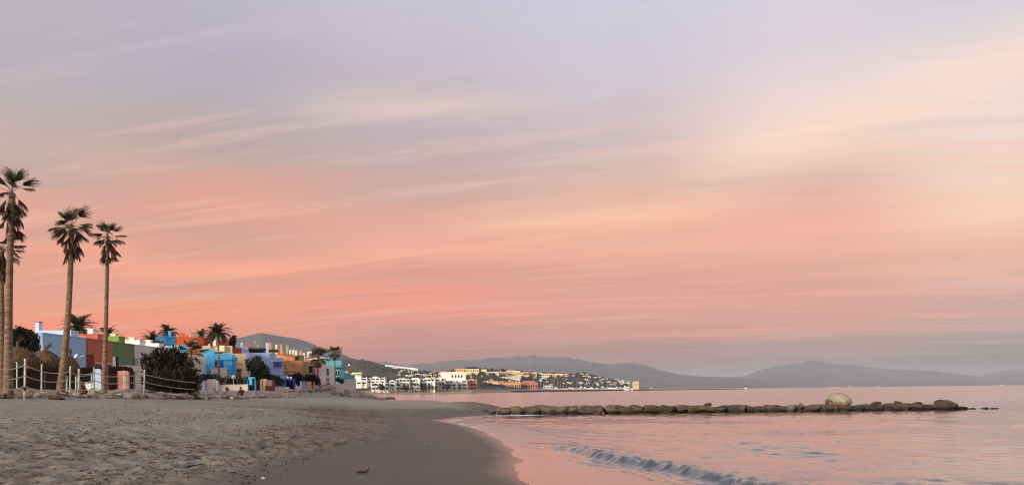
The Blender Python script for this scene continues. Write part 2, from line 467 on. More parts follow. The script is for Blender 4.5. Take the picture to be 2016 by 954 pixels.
def build_beach():
    X = spaced((-16, 4, .09), (-24, -16, .16), (-60, -24, .5), (4, 20, .5), (-60, -3000, 'g26'), (20, 60, 'g6'))
    Y = spaced((5, 26, .10), (26, 48, .16), (48, 110, .4), (110, 230, 1.0), (230, 900, 'g24'))
    gx, gy = np.meshgrid(X, Y)
    Z = beach_z(gx, gy)
    s = shore_x(gy) - gx
    wig = 1.6 * fbm(gx / 5, gy / 7, 3, 3)
    dry = np.clip((s + wig - np.interp(gy, [10, 20, 35, 50, 70, 120], [4.6, 4.3, 4.0, 3.6, 3.0, 3.0])) / 1.3, 0, 1)
    dry = dry * dry * (3 - 2 * dry)
    # trampled sand: heaps, then pits with raised rims
    patch = np.clip(1.15 - .085 * (s - 4) + 1.3 * fbm(gx / 6, gy / 9, 41, 3), .15, 1.05)
    Z += dry * (0.07 * fbm(gx / 2.6, gy / 3.1, 5, 3) + 0.035 * fbm(gx / .7, gy / .8, 9, 3)) * patch
    rng = np.random.default_rng(4)
    n = 15000
    fy = 7 + 55 * rng.random(n) ** 1.35
    fx = shore_x(fy) - 4 - 24 * rng.random(n)
    for k in range(n):
        a = rng.uniform(.10, .2); b = a * rng.uniform(1.1, 1.9); d = rng.uniform(.018, .05)
        i0, i1 = np.searchsorted(Y, [fy[k] - .6, fy[k] + .6]); j0, j1 = np.searchsorted(X, [fx[k] - .5, fx[k] + .5])
        if i1 - i0 < 2 or j1 - j0 < 2: continue
        th = rng.uniform(-.6, .6)
        ux, uy = gx[i0:i1, j0:j1] - fx[k], gy[i0:i1, j0:j1] - fy[k]
        p, q = ux * math.cos(th) + uy * math.sin(th), -ux * math.sin(th) + uy * math.cos(th)
        rr = (p / a) ** 2 + (q / b) ** 2
        Z[i0:i1, j0:j1] += dry[i0:i1, j0:j1] * patch[i0:i1, j0:j1] * d * (-np.exp(-rr * 1.2) + .30 * np.exp(-(np.sqrt(rr) - 1.45) ** 2 * 5))
    Z += .030 * fbm(gx / .55, gy / 1.3, 23, 3) * np.exp(-(s / 1.1) ** 2) * (gy < 72)
    # low cusps on the smooth wet slope
    Z += np.where(s > 0, (1 - dry) * .012 * fbm(gx / 3, gy / 2, 21, 2) * np.clip(s / 1.5, 0, 1), 0)
    # lumps of the dune foot
    dune = np.clip((toe_x(gy) - gx + .5) / 2, 0, 1) * (gx > -40)
    Z += dune * .22 * fbm(gx / 1.7, gy / 1.7, 33, 4)
    m = bpy.data.materials.new('sand'); m.use_nodes = True
    nt = m.node_tree; N, L = nt.nodes, nt.links; b = N['Principled BSDF']
    at = N.new('ShaderNodeAttribute'); at.attribute_name = 'dry'
    db = N.new('ShaderNodeAttribute'); db.attribute_name = 'debris'
    tc = N.new('ShaderNodeTexCoord')
    def noise(sc, det=5, r=.6):
        n = N.new('ShaderNodeTexNoise'); n.inputs['Scale'].default_value = sc; n.inputs['Detail'].default_value = det; n.inputs['Roughness'].default_value = r
        L.new(tc.outputs['Object'], n.inputs[0]); return n.outputs[0]
    def mix(f, a, b_):
        n = N.new('ShaderNodeMix'); n.data_type = 'RGBA'
        L.new(f, n.inputs[0])
        for i, v in ((6, a), (7, b_)):
            if isinstance(v, tuple): n.inputs[i].default_value = (*v, 1)
            else: L.new(v, n.inputs[i])
        return n.outputs[2]
    def rng_(v, a, b_, c=0, d=1):
        n = N.new('ShaderNodeMapRange'); L.new(v, n.inputs[0])
        for i, t in enumerate((a, b_, c, d)): n.inputs[i + 1].default_value = t
        return n.outputs[0]
    dryc = mix(rng_(noise(.35, 6, .65), .35, .68), (.352, .328, .264), (.282, .258, .206))
    dryc = mix(rng_(noise(9, 4, .7), .45, .75), dryc, (.185, .160, .122))
    dm = N.new('ShaderNodeAttribute'); dm.attribute_name = 'damp'
    dryc = mix(dm.outputs['Fac'], dryc, mix(rng_(noise(.9, 6, .65), .35, .68), (.245, .218, .165), (.165, .142, .104)))
    fmap = N.new('ShaderNodeMapping'); fmap.inputs['Scale'].default_value = (7, 5, 7); L.new(tc.outputs['Object'], fmap.inputs[0])
    fno = N.new('ShaderNodeTexNoise'); fno.inputs['Scale'].default_value = 1; fno.inputs['Detail'].default_value = 3; fno.inputs['Roughness'].default_value = .6; L.new(fmap.outputs[0], fno.inputs[0])
    fl = N.new('ShaderNodeMath'); fl.operation = 'MULTIPLY'; L.new(rng_(fno.outputs[0], .56, .66), fl.inputs[0]); L.new(rng_(dm.outputs['Fac'], 0, 1, .10, .75), fl.inputs[1])
    dryc = mix(fl.outputs[0], dryc, (.085, .066, .047))
    n_d = N.new('ShaderNodeMath'); n_d.operation = 'MULTIPLY'
    L.new(rng_(noise(3.2, 6, .75), .47, .60), n_d.inputs[0]); L.new(db.outputs['Fac'], n_d.inputs[1])
    dryc = mix(n_d.outputs[0], dryc, (.085, .050, .032))
    wetc = mix(rng_(noise(.8, 4), .35, .65), (.082, .080, .060), (.070, .068, .051))
    L.new(mix(at.outputs['Fac'], wetc, dryc), b.inputs['Base Color'])
    gl = N.new('ShaderNodeAttribute'); gl.attribute_name = 'gloss'
    rg = N.new('ShaderNodeMix'); rg.data_type = 'FLOAT'; L.new(gl.outputs['Fac'], rg.inputs[0]); L.new(rng_(at.outputs['Fac'], 0, 1, .5, .95), rg.inputs[2]); rg.inputs[3].default_value = .12
    L.new(rg.outputs[0], b.inputs['Roughness'])
    b.inputs['Specular IOR Level'].default_value = .25
    bp = N.new('ShaderNodeBump'); bp.inputs['Distance'].default_value = .04
    L.new(noise(14, 6, .7), bp.inputs['Height']); L.new(rng_(at.outputs['Fac'], 0, 1, .05, .8), bp.inputs['Strength'])
    L.new(bp.outputs[0], b.inputs['Normal'])
    me = grid_mesh('beach', X, Y, Z, m)
    set_attr(me, 'damp', np.clip((np.interp(gy, [8, 20, 40, 70, 100], [9.5, 10.5, 12, 9.5, 7]) + 5 * fbm(gx / 5, gy / 8, 63, 3) - s) / 3.5, 0, 1))
    set_attr(me, 'dry', dry); set_attr(me, 'gloss', np.clip(1.15 - (s + .5 * fbm(gx / .8, gy / 2.5, 55, 3)) / .9, 0, 1))
    # a band of broken reed and weed above the wet slope
    dline = np.exp(-((s - np.interp(gy, [8, 20, 40, 70], [9, 8.5, 7.5, 5])) / np.interp(gy, [8, 40, 70], [4.6, 3.6, 2.0])) ** 2)
    set_attr(me, 'debris', np.clip(dline * 1.1 * np.clip(.6 + 1.6 * fbm(gx / 3, gy / 4, 77, 3), 0, 1), 0, 1))
    tag(link('beach', me), kind='structure')
    return X, Y, Z
BX, BY_, BZ = build_beach()
def ground(x, y):
    j = int(np.clip(np.searchsorted(BX, x), 1, len(BX) - 1)); i = int(np.clip(np.searchsorted(BY_, y), 1, len(BY_) - 1))
    return float(BZ[i, j])

# ------------------------------------------------------------------ the sea
WAVE = np.array([(8, 7.6), (13, 6.1), (16, 5.1), (19.4, 4.2), (21.5, 3.4), (25.8, 2.25), (29.5, 0.95), (33, 0.4)])
def build_sea():
    X = spaced((-7, 11, .085), (11, 30, .2), (30, 62, .4), (-7, -20000, 'g26'), (62, 20000, 'g40'))
    Y = spaced((6, 34, .085), (34, 74, .22), (74, 140, .8), (140, 20000, 'g46'), (-200, 6, 'g8'))
    gx, gy = np.meshgrid(X, Y)
    off = gx - shore_x(gy)                      # metres out from the water's edge
    rng = np.random.default_rng(11)
    Z = np.zeros_like(gx)
    ox = gx + .8 * fbm(gx / 4, gy / 4, 51, 2); oy = gy + .8 * fbm(gx / 4, gy / 4, 61, 2)
    near = np.clip(1.25 - gy / 110, 0, 1) * np.clip(1.25 - np.abs(gx) / 70, 0, 1)
    for k in range(46):
        lam = math.exp(rng.uniform(math.log(.4), math.log(2.4)))
        th = rng.normal(math.radians(212), .50)
        a = .0048 * lam ** .9 * rng.uniform(.5, 1.2)
        kx, ky = math.cos(th) * 2 * math.pi / lam, math.sin(th) * 2 * math.pi / lam
        Z += a * np.sin(kx * ox + ky * oy + rng.uniform(0, 6.28))
    patch = np.clip(.6 + 1.5 * fbm(gx / 7, gy / 4, 71, 3), .15, 1.6)
    calm = np.clip((off - 2.0) / 6, 0.0, 1)
    Z = Z * near * patch * (.10 + .90 * calm)
    # the breaking ripple of a wave
    wx = np.interp(gy, WAVE[:, 0], WAVE[:, 1]) + .16 * fbm(gy / 2.2, gy * 0 + 3, 81, 2) + .10 * fbm(gx / .35, gy / .30, 82, 3)
    d = gx - wx
    env = np.interp(gy, [9, 12, 16, 20, 25, 28, 31], [.05, .14, .18, .24, .22, .09, 0]) * (1 + .35 * fbm(gy / 2.5, gy * 0, 83, 2) + .5 * fbm(gx / .25, gy / .22, 84, 3)) * .85
    prof = np.where(d < 0, np.exp(-(d / .24) ** 2), np.exp(-(d / 1.5) ** 2))
    wv = env * prof
    chop = .09 * fbm(gx / .18, gy / .20, 85, 3) * np.exp(-((d - .15) / .5) ** 2) * np.clip(env / .15, 0, 1)
    Z += wv + chop
    # the broken water behind the wave at the right, low bore ahead of it
    d2 = gx - (wx - .95 - .2 * np.sin(gy * .9))
    Z += .05 * np.clip(env / .2, 0, 1) * np.where(d2 < 0, np.exp(-(d2 / .14) ** 2), np.exp(-(d2 / .6) ** 2))
    rough_zone = np.exp(-((gx - 8.2) / 4.0) ** 2 - ((gy - 16.0) / 3.6) ** 2)
    Z += rough_zone * .05 * fbm(gx / .55, gy / .40, 87, 3)
    Z += np.where((off > -6) & (off < 3), .012, 0)                   # thin swash
    foam = np.clip(np.exp(-((d + .05) / .26) ** 2) * np.clip(env / .2, 0, 1) * (-.35 + 1.6 * fbm(gx / .14, gy / .2, 91, 3)), 0, 1) * .28
    edge = np.exp(-((off - .12) / .16) ** 2) * np.clip(.35 + 1.2 * fbm(gx / .5, gy / .9, 93, 3), 0, 1)
    edge *= np.interp(gy, [14, 24, 34, 44, 52, 60, 70, 72], [.05, .15, .4, .8, 1, 1, 1, .2])
    far_edge = np.exp(-((off - 1.0) / 1.0) ** 2) * ((gy > 46) & (gy < 68.5)) * np.clip(.15 + 1.5 * fbm(gx / .7, gy / 1.4, 95, 3), 0, 1)
    root = 1.5 * np.exp(-((gx - .6) / 2.0) ** 2 - ((gy - 66.4) / 1.5) ** 2) * np.clip(.6 + 1.4 * fbm(gx / .5, gy / .6, 97, 3), 0, 1)
    # a line of wash along the foot of the groyne
    lap = np.exp(-((gy - 67.3) / .35) ** 2) * (gx > 0) * (gx < 42) * np.clip(.2 + 1.3 * fbm(gx / 1.2, gy / .5, 99, 3), 0, 1) * .5
    foam = np.clip(foam + edge * .85 + far_edge * .8 + root + lap, 0, 1)
    m = bpy.data.materials.new('sea_water'); m.use_nodes = True
    nt = m.node_tree; N, L = nt.nodes, nt.links; b = N['Principled BSDF']
    b.inputs['IOR'].default_value = 1.38
    b.inputs['Specular IOR Level'].default_value = .5
    tc = N.new('ShaderNodeTexCoord')
    def noise(sx, sy, det, r):
        mp = N.new('ShaderNodeMapping'); mp.inputs['Scale'].default_value = (sx, sy, 1); mp.inputs['Rotation'].default_value = (0, 0, .25)
        L.new(tc.outputs['Object'], mp.inputs[0])
        n = N.new('ShaderNodeTexNoise'); n.inputs['Scale'].default_value = 1; n.inputs['Detail'].default_value = det; n.inputs['Roughness'].default_value = r
        L.new(mp.outputs[0], n.inputs[0]); return n.outputs[0]
    calm_a = N.new('ShaderNodeAttribute'); calm_a.attribute_name = 'calm'
    sep = N.new('ShaderNodeSeparateXYZ'); L.new(tc.outputs['Object'], sep.inputs[0])
    fr = N.new('ShaderNodeMapRange'); L.new(sep.outputs[1], fr.inputs[0])
    fr.inputs[1].default_value, fr.inputs[2].default_value, fr.inputs[3].default_value, fr.inputs[4].default_value = 18, 120, .05, .16
    L.new(fr.outputs[0], b.inputs['Roughness'])
    bp = N.new('ShaderNodeBump'); bp.inputs['Distance'].default_value = .05
    ch = N.new('ShaderNodeAttribute'); ch.attribute_name = 'chop'
    hc = N.new('ShaderNodeMath'); hc.operation = 'MULTIPLY'; L.new(noise(5.5, 9, 6, .7), hc.inputs[0]); L.new(ch.outputs['Fac'], hc.inputs[1])
    hs = N.new('ShaderNodeMath'); hs.operation = 'MULTIPLY_ADD'; L.new(hc.outputs[0], hs.inputs[0]); hs.inputs[1].default_value = 3.2; L.new(noise(1.3, 3.2, 5, .6), hs.inputs[2])
    L.new(hs.outputs[0], bp.inputs['Height'])
    ms = N.new('ShaderNodeMapRange'); L.new(calm_a.outputs['Fac'], ms.inputs[0]); ms.inputs[3].default_value, ms.inputs[4].default_value = .03, .34
    L.new(ms.outputs[0], bp.inputs['Strength'])
    # open water beyond the near ripples: unresolved wavelets as a scatter of tilted facets
    nz = N.new('ShaderNodeTexNoise'); nz.inputs['Scale'].default_value = 1.6; nz.inputs['Detail'].default_value = 3; L.new(tc.outputs['Object'], nz.inputs[0])
    vs = N.new('ShaderNodeVectorMath'); vs.operation = 'SUBTRACT'; L.new(nz.outputs['Color'], vs.inputs[0]); vs.inputs[1].default_value = (.5, .5, .5)
    vm = N.new('ShaderNodeVectorMath'); vm.operation = 'MULTIPLY'; L.new(vs.outputs[0], vm.inputs[0]); vm.inputs[1].default_value = (.45, .80, 0)
    va = N.new('ShaderNodeVectorMath'); va.operation = 'ADD'; L.new(vm.outputs[0], va.inputs[0]); va.inputs[1].default_value = (0, 0, 1)
    vn = N.new('ShaderNodeVectorMath'); vn.operation = 'NORMALIZE'; L.new(va.outputs[0], vn.inputs[0])
    fm = N.new('ShaderNodeMapRange'); L.new(sep.outputs[1], fm.inputs[0]); fm.inputs[1].default_value, fm.inputs[2].default_value = 45, 130
    mn = N.new('ShaderNodeMix'); mn.data_type = 'VECTOR'; L.new(fm.outputs[0], mn.inputs[0]); L.new(bp.outputs[0], mn.inputs[4]); L.new(vn.outputs[0], mn.inputs[5])
    NRM = mn.outputs[1]
    L.new(NRM, b.inputs['Normal'])
    b.inputs['Base Color'].default_value = (.034, .044, .042, 1)
    b.inputs['Coat Weight'].default_value = 1.0; b.inputs['Coat IOR'].default_value = 1.44; L.new(fr.outputs[0], b.inputs['Coat Roughness']); L.new(NRM, b.inputs['Coat Normal'])
    fo = N.new('ShaderNodeAttribute'); fo.attribute_name = 'foam'
    fb = N.new('ShaderNodeBsdfDiffuse'); fb.inputs[0].default_value = (.72, .72, .74, 1)
    mx = N.new('ShaderNodeMixShader'); L.new(fo.outputs['Fac'], mx.inputs[0]); L.new(b.outputs[0], mx.inputs[1]); L.new(fb.outputs[0], mx.inputs[2])
    L.new(mx.outputs[0], N['Material Output'].inputs[0])
    me = grid_mesh('sea', X, Y, Z, m)
    set_attr(me, 'chop', np.clip(np.exp(-((d - .1) / .55) ** 2) * np.clip(env / .12, 0, 1) * np.clip(.5 + 1.8 * fbm(gx / .5, gy / .7, 103, 3), 0, 1) + 1.1 * rough_zone * np.clip(.2 + 1.6 * fbm(gx / .9, gy / .8, 101, 3), 0, 1), 0, 1))
    set_attr(me, 'foam', foam); set_attr(me, 'calm', np.clip((off - 1.5) / 6, 0, 1))
    tag(link('sea', me), kind='structure')
build_sea()

# ------------------------------------------------------------------ mountains and the far coast
def ridge_noise(n, seed, amp):
    r = np.random.default_rng(seed); t = np.zeros(n)
    for o in range(5):
        k = 2 ** o * 4
        t += np.interp(np.linspace(0, k, n), np.arange(k + 1), r.uniform(-1, 1, k + 1)) * .55 ** o
    return t * amp
def hill_mat(name, a, b, c, scale):
    m = mat(name, a, .95, b, scale, .38, .64, detail=8)
    return m
ROCKY = hill_mat('mountain_scrub', (.032, .028, .031), (.092, .078, .074), None, .0035)
def mountain(name, prof, D, depth, seed, amp, label=None):
    px = np.arange(prof[0][0], prof[-1][0] + 1, 2.0)
    py = np.interp(px, [p[0] for p in prof], [p[1] for p in prof]) + ridge_noise(len(px), seed, amp)
    rows = [(-1, 0), (-.85, .10), (-.7, .22), (-.55, .36), (-.4, .5), (-.27, .66), (-.15, .80), (-.06, .92), (0, 1), (.2, .85), (.6, .4), (1, 0)]
    v, f = [], []
    n = len(px)
    rn = np.random.default_rng(seed + 5)
    for (t, h) in rows:
        wob = ridge_noise(n, seed + int((t + 2) * 50), .13) * (1 - abs(h * 2 - 1))
        for i in range(n):
            U, V = uv(px[i], py[i])
            zr = max(V * D + CZ, 12)
            dd = D + t * depth
            hh = np.clip(h + wob[i], 0, 1)
            v.append((U * dd, dd, -4 + (zr + 4) * hh * (dd / D if t < 0 else 1)))
    for r in range(len(rows) - 1):
        for i in range(n - 1):
            a = r * n + i
            f.append((a, a + 1, a + n + 1, a + n))
    mb = MB(); mb.v, mb.f = v, f
    me = mb.mesh(name, ROCKY, smooth=True)
    return tag(link(name, me), label, kind='structure')
mountain('mountain', [(380, 700), (430, 676), (460, 667), (480, 663), (500, 657.5), (515, 654.5), (535, 658), (560, 662), (580, 665), (600, 670), (620, 678), (636, 687), (648, 685.5), (658, 688), (675, 696), (690, 704), (710, 714), (735, 726), (760, 740), (790, 764)], 5000, 1300, 3, .8)
mountain('mountain', [(640, 745), (680, 724), (720, 714), (745, 712), (760, 711), (780, 715.5), (800, 718), (830, 714), (850, 714), (870, 710), (900, 707), (930, 708), (950, 706), (975, 703), (1000, 704), (1020, 700), (1035, 702.5), (1050, 698.5), (1062, 702), (1090, 703), (1110, 702), (1130, 706), (1160, 711), (1195, 717), (1215, 714.5), (1245, 713.5), (1270, 718), (1300, 728), (1340, 736), (1380, 740), (1450, 742), (1500, 748), (1540, 760)], 9000, 2200, 8, .7)
mountain('mountain', [(1380, 760), (1420, 748), (1440, 744), (1470, 738), (1500, 726), (1530, 720), (1560, 716), (1590, 710), (1605, 708), (1625, 712), (1650, 717), (1680, 716), (1700, 720), (1750, 726), (1800, 727), (1850, 731), (1900, 738), (1935, 742), (1980, 738), (2016, 734), (2080, 730), (2160, 742), (2220, 752)], 12000, 2600, 12, .6)
mountain('mountain', [(1860, 756), (1910, 745), (1950, 733), (1985, 728), (2020, 726), (2090, 717), (2180, 726), (2280, 745)], 14500, 2400, 15, .5)

C_SH = np.array([(540, 690), (690, 728), (760, 745), (930, 822), (985, 1000), (1060, 1220), (1160, 1400), (1250, 1500), (1480, 1650)], float)
C_RD = np.array([(540, 1500), (690, 1900), (760, 1800), (830, 1600), (930, 1500), (1060, 1700), (1160, 1750), (1250, 1800), (1480, 1700)], float)
C_PY = np.array([(540, 735), (600, 724), (640, 713), (670, 708), (690, 706), (720, 708), (735, 711), (750, 717), (762, 720), (800, 725), (822, 729), (850, 730), (870, 732), (885, 729), (900, 725), (930, 724), (960, 725), (985, 727), (1000, 728), (1030, 728), (1045, 730), (1075, 733), (1110, 734), (1130, 735), (1150, 733), (1170, 737), (1190, 742), (1215, 749), (1235, 757), (1245, 762), (1260, 764.2), (1300, 765.2), (1480, 764.3)], float)
PEXP = 1.25
def bank(t):
    q = min(max(t / .035, 0), 1); return .2 + 3.6 * q * q * (3 - 2 * q)
def coast_col(px):
    Ds, Dr = np.interp(px, C_SH[:, 0], C_SH[:, 1]), np.interp(px, C_RD[:, 0], C_RD[:, 1])
    Vr = uv(px, np.interp(px, C_PY[:, 0], C_PY[:, 1]))[1]
    return Ds, Dr, Vr
def coast_z(px, t):
    Ds, Dr, Vr = coast_col(px)
    D = Ds + (Dr - Ds) * t
    low = (bank(t) - CZ) / D
    return D, CZ + D * (low + max(Vr - (3.8 - CZ) / Dr, 0) * min(t, 1) ** PEXP * (1 if t <= 1 else max(0, 1.7 - t)))
def coast_at(px, py):                   # where a pixel meets the far coast
    U, V = uv(px, py); lo, hi = 0.0, 1.0
    for k in range(30):
        m = (lo + hi) / 2; D, z = coast_z(px, m)
        if (z - CZ) / D < V: lo = m
        else: hi = m
    D, z = coast_z(px, lo)
    return U * D, D, z
def build_coast():
    px = np.arange(540, 1481, 3.0); n = len(px)
    T = np.concatenate([[0, .008, .016, .025, .035], np.linspace(.05, 1, 28)])
    rn = ridge_noise(n, 77, 1.0)
    v, f = [], []
    for r, t in enumerate(list(T) + [1.15, 1.6]):
        wob = ridge_noise(n, 300 + r // 3, 1.6)
        for i in range(n):
            D, z = coast_z(px[i], t)
            U = uv(px[i], 760)[0]
            v.append((U * D, D, z + (wob[i] * (1 - t) * t * 4 if .1 < t < 1 else 0) + (rn[i] * 1.5 if .5 < t <= 1 else 0)))
    for r in range(len(T) + 1):
        for i in range(n - 1):
            a = r * n + i; f.append((a, a + 1, a + n + 1, a + n))
    b0 = len(v)                          # the drop to the sea bed along the shore
    for i in range(n):
        q = v[i]; v.append((q[0] * .985, q[1] * .985, -2))
    for i in range(n - 1): f.append((b0 + i, b0 + i + 1, i + 1, i))
    m = bpy.data.materials.new('hillside'); m.use_nodes = True
    nt = m.node_tree; N, L = nt.nodes, nt.links; b = N['Principled BSDF']; b.inputs['Roughness'].default_value = .95
    tc = N.new('ShaderNodeTexCoord'); sep = N.new('ShaderNodeSeparateXYZ'); L.new(tc.outputs['Object'], sep.inputs[0])
    no = N.new('ShaderNodeTexNoise'); no.inputs['Scale'].default_value = .02; no.inputs['Detail'].default_value = 9; no.inputs['Roughness'].default_value = .7
    L.new(tc.outputs['Object'], no.inputs[0])
    r = N.new('ShaderNodeValToRGB'); e = r.color_ramp.elements
    e[0].position = .36; e[0].color = (.020, .020, .017, 1); e[1].position = .7; e[1].color = (.105, .088, .074, 1)
    q = e.new(.54); q.color = (.044, .040, .034, 1)
    L.new(no.outputs[0], r.inputs[0])
    mr = N.new('ShaderNodeMapRange'); L.new(sep.outputs[2], mr.inputs[0]); mr.inputs[1].default_value, mr.inputs[2].default_value = 3.5, 4.8
    mx = N.new('ShaderNodeMix'); mx.data_type = 'RGBA'; L.new(mr.outputs[0], mx.inputs[0])
    mx.inputs[6].default_value = (.36, .29, .205, 1); L.new(r.outputs[0], mx.inputs[7]); L.new(mx.outputs[2], b.inputs['Base Color'])
    mb = MB(); mb.v, mb.f = v, f
    tag(link('hill', mb.mesh('hill', m, smooth=True)), kind='structure')
build_coast()

# scrub on the far hillside: nobody could count it
def blob_cloud(spots, seed):
    rn = random.Random(seed); mb = MB()
    base = [(0, 0, 1), (.9, 0, .35), (.28, .86, .3), (-.73, .53, .38), (-.7, -.5, .3), (.3, -.85, .36), (.6, .4, -.3), (-.2, .7, -.3), (-.75, 0, -.3), (-.2, -.7, -.3), (.6, -.45, -.3)]
    fc = [(0, 1, 2), (0, 2, 3), (0, 3, 4), (0, 4, 5), (0, 5, 1), (1, 6, 2), (2, 7, 3), (3, 8, 4), (4, 9, 5), (5, 10, 1), (6, 7, 2), (7, 8, 3), (8, 9, 4), (9, 10, 5), (10, 6, 1)]
    for (x, y, z, r, h) in spots:
        b = len(mb.v); a = rn.uniform(0, 6.28)
        for p in base:
            k = rn.uniform(.7, 1.25)
            mb.v.append((x + (p[0] * math.cos(a) - p[1] * math.sin(a)) * r * k, y + (p[0] * math.sin(a) + p[1] * math.cos(a)) * r * k, z + (p[2] + .3) * h * k * .75))
        mb.f += [tuple(b + i for i in q) for q in fc]
    return mb
rn = random.Random(5)
spots = []
for k in range(2600):
    px = rn.uniform(560, 1240); py0 = np.interp(px, C_PY[:, 0], C_PY[:, 1])
    py = py0 + (768 - py0) * rn.random() ** 1.1
    if py > 764: continue
    x, y, z = coast_at(px, py)
    r = rn.uniform(1.4, 3.6)
    spots.append((x, y, z - .4, r, r * rn.uniform(.7, 1.2)))
tag(link('hillside_scrub', blob_cloud(spots, 2).mesh('hillside_scrub', foliage('scrub', (.044, .044, .030), (.024, .025, .018), .03, .9))), 'dark scrub and trees covering the far hillside', 'scrub', kind='stuff')
#==PART2==

# ------------------------------------------------------------------ boulders
def rock_mesh(seed, cuts=7, sub=3, blocky=0):
    rn = random.Random(seed)
    bm = bmesh.new()
    bmesh.ops.create_icosphere(bm, subdivisions=sub, radius=1.0)
    planes = []
    for k in range(cuts):
        d = Vector((rn.gauss(0, 1), rn.gauss(0, 1), rn.gauss(0, .8))).normalized()
        planes.append((d, rn.uniform(.52, .84)))
    ph = [rn.uniform(0, 6) for _ in range(6)]
    for v in bm.verts:
        if blocky: v.co = Vector([math.copysign(abs(q) ** blocky, q) for q in v.co]) * .86
        for d, h in planes:
            t = v.co.dot(d)
            if t > h: v.co -= d * (t - h) * .96
        c = v.co
        n = math.sin(c.x * 5 + ph[0]) * math.sin(c.y * 4.3 + ph[1]) + .6 * math.sin(c.z * 7 + ph[2]) * math.sin(c.x * 8.5 + ph[3]) + .4 * math.sin(c.y * 13 + ph[4])
        v.co *= 1 + .045 * n + rn.uniform(-.012, .012)
    me = bpy.data.meshes.new('boulder')
    bm.to_mesh(me); bm.free()
    me.polygons.foreach_set('use_smooth', [not blocky] * len(me.polygons))
    return me
def rock_mat(name, a, b, c, band):
    m = bpy.data.materials.new(name); m.use_nodes = True
    nt = m.node_tree; N, L = nt.nodes, nt.links; p = N['Principled BSDF']; p.inputs['Roughness'].default_value = .85
    tc = N.new('ShaderNodeTexCoord'); geo = N.new('ShaderNodeNewGeometry'); oi = N.new('ShaderNodeObjectInfo')
    n = N.new('ShaderNodeTexNoise'); n.inputs['Scale'].default_value = 1.9; n.inputs['Detail'].default_value = 8; n.inputs['Roughness'].default_value = .7
    L.new(geo.outputs['Position'], n.inputs[0])
    r = N.new('ShaderNodeValToRGB'); e = r.color_ramp.elements
    e[0].position = .34; e[0].color = (*a, 1); e[1].position = .70; e[1].color = (*c, 1); q = e.new(.52); q.color = (*b, 1)
    ad = N.new('ShaderNodeMath'); ad.operation = 'MULTIPLY_ADD'; L.new(oi.outputs['Random'], ad.inputs[0]); ad.inputs[1].default_value = .26; ad.inputs[2].default_value = -.13
    ad2 = N.new('ShaderNodeMath'); L.new(n.outputs[0], ad2.inputs[0]); L.new(ad.outputs[0], ad2.inputs[1])
    L.new(ad2.outputs[0], r.inputs[0])
    col = r.outputs[0]
    if band:                              # weed and damp at the water line
        sp = N.new('ShaderNodeSeparateXYZ'); L.new(geo.outputs['Position'], sp.inputs[0])
        zz = N.new('ShaderNodeMath'); zz.operation = 'MULTIPLY_ADD'; L.new(n.outputs[0], zz.inputs[0]); zz.inputs[1].default_value = -.5; L.new(sp.outputs[2], zz.inputs[2])
        mr = N.new('ShaderNodeMapRange'); L.new(zz.outputs[0], mr.inputs[0]); mr.inputs[1].default_value, mr.inputs[2].default_value = -.15, .18
        mx = N.new('ShaderNodeMix'); mx.data_type = 'RGBA'; L.new(mr.outputs[0], mx.inputs[0]); mx.inputs[6].default_value = (*band, 1); L.new(col, mx.inputs[7]); col = mx.outputs[2]
    L.new(col, p.inputs['Base Color'])
    bp = N.new('ShaderNodeBump'); bp.inputs['Strength'].default_value = .8; bp.inputs['Distance'].default_value = .08
    n2 = N.new('ShaderNodeTexNoise'); n2.inputs['Scale'].default_value = 6; n2.inputs['Detail'].default_value = 7; L.new(geo.outputs['Position'], n2.inputs[0])
    L.new(n2.outputs[0], bp.inputs['Height']); L.new(bp.outputs[0], p.inputs['Normal'])
    return m
R_GROYNE = rock_mat('rock_groyne', (.030, .021, .012), (.080, .054, .028), (.15, .098, .046), (.018, .016, .011))
R_ROOT = rock_mat('rock_root', (.060, .045, .029), (.125, .098, .063), (.20, .160, .105), (.05, .041, .030))
R_SHORE = rock_mat('rock_shore', (.13, .102, .078), (.30, .245, .19), (.46, .385, .30), None)
R_WHITE = rock_mat('rock_pale', (.16, .14, .105), (.33, .30, .23), (.46, .42, .32), None)
def variants(n, m, seed, cuts=7, blocky=0):
    out = []
    for k in range(n):
        me = rock_mesh(seed + k, cuts, 3, blocky); me.materials.append(m); out.append(me)
    return out
V_G, V_R, V_S = variants(10, R_GROYNE, 10, 11, .6), variants(6, R_ROOT, 40, 11, .6), variants(7, R_SHORE, 70, 7)
def boulder(parent, meshes, rn, p, sx, sy, sz, tilt=.25):
    o = link('boulder', rn.choice(meshes), parent, Vector(p) - origin(parent),
             (rn.uniform(-tilt, tilt), rn.uniform(-tilt, tilt), rn.uniform(0, 6.28) if abs(sx - sy) < .25 else rn.uniform(-.35, .35)), (sx, sy, sz))
    return o

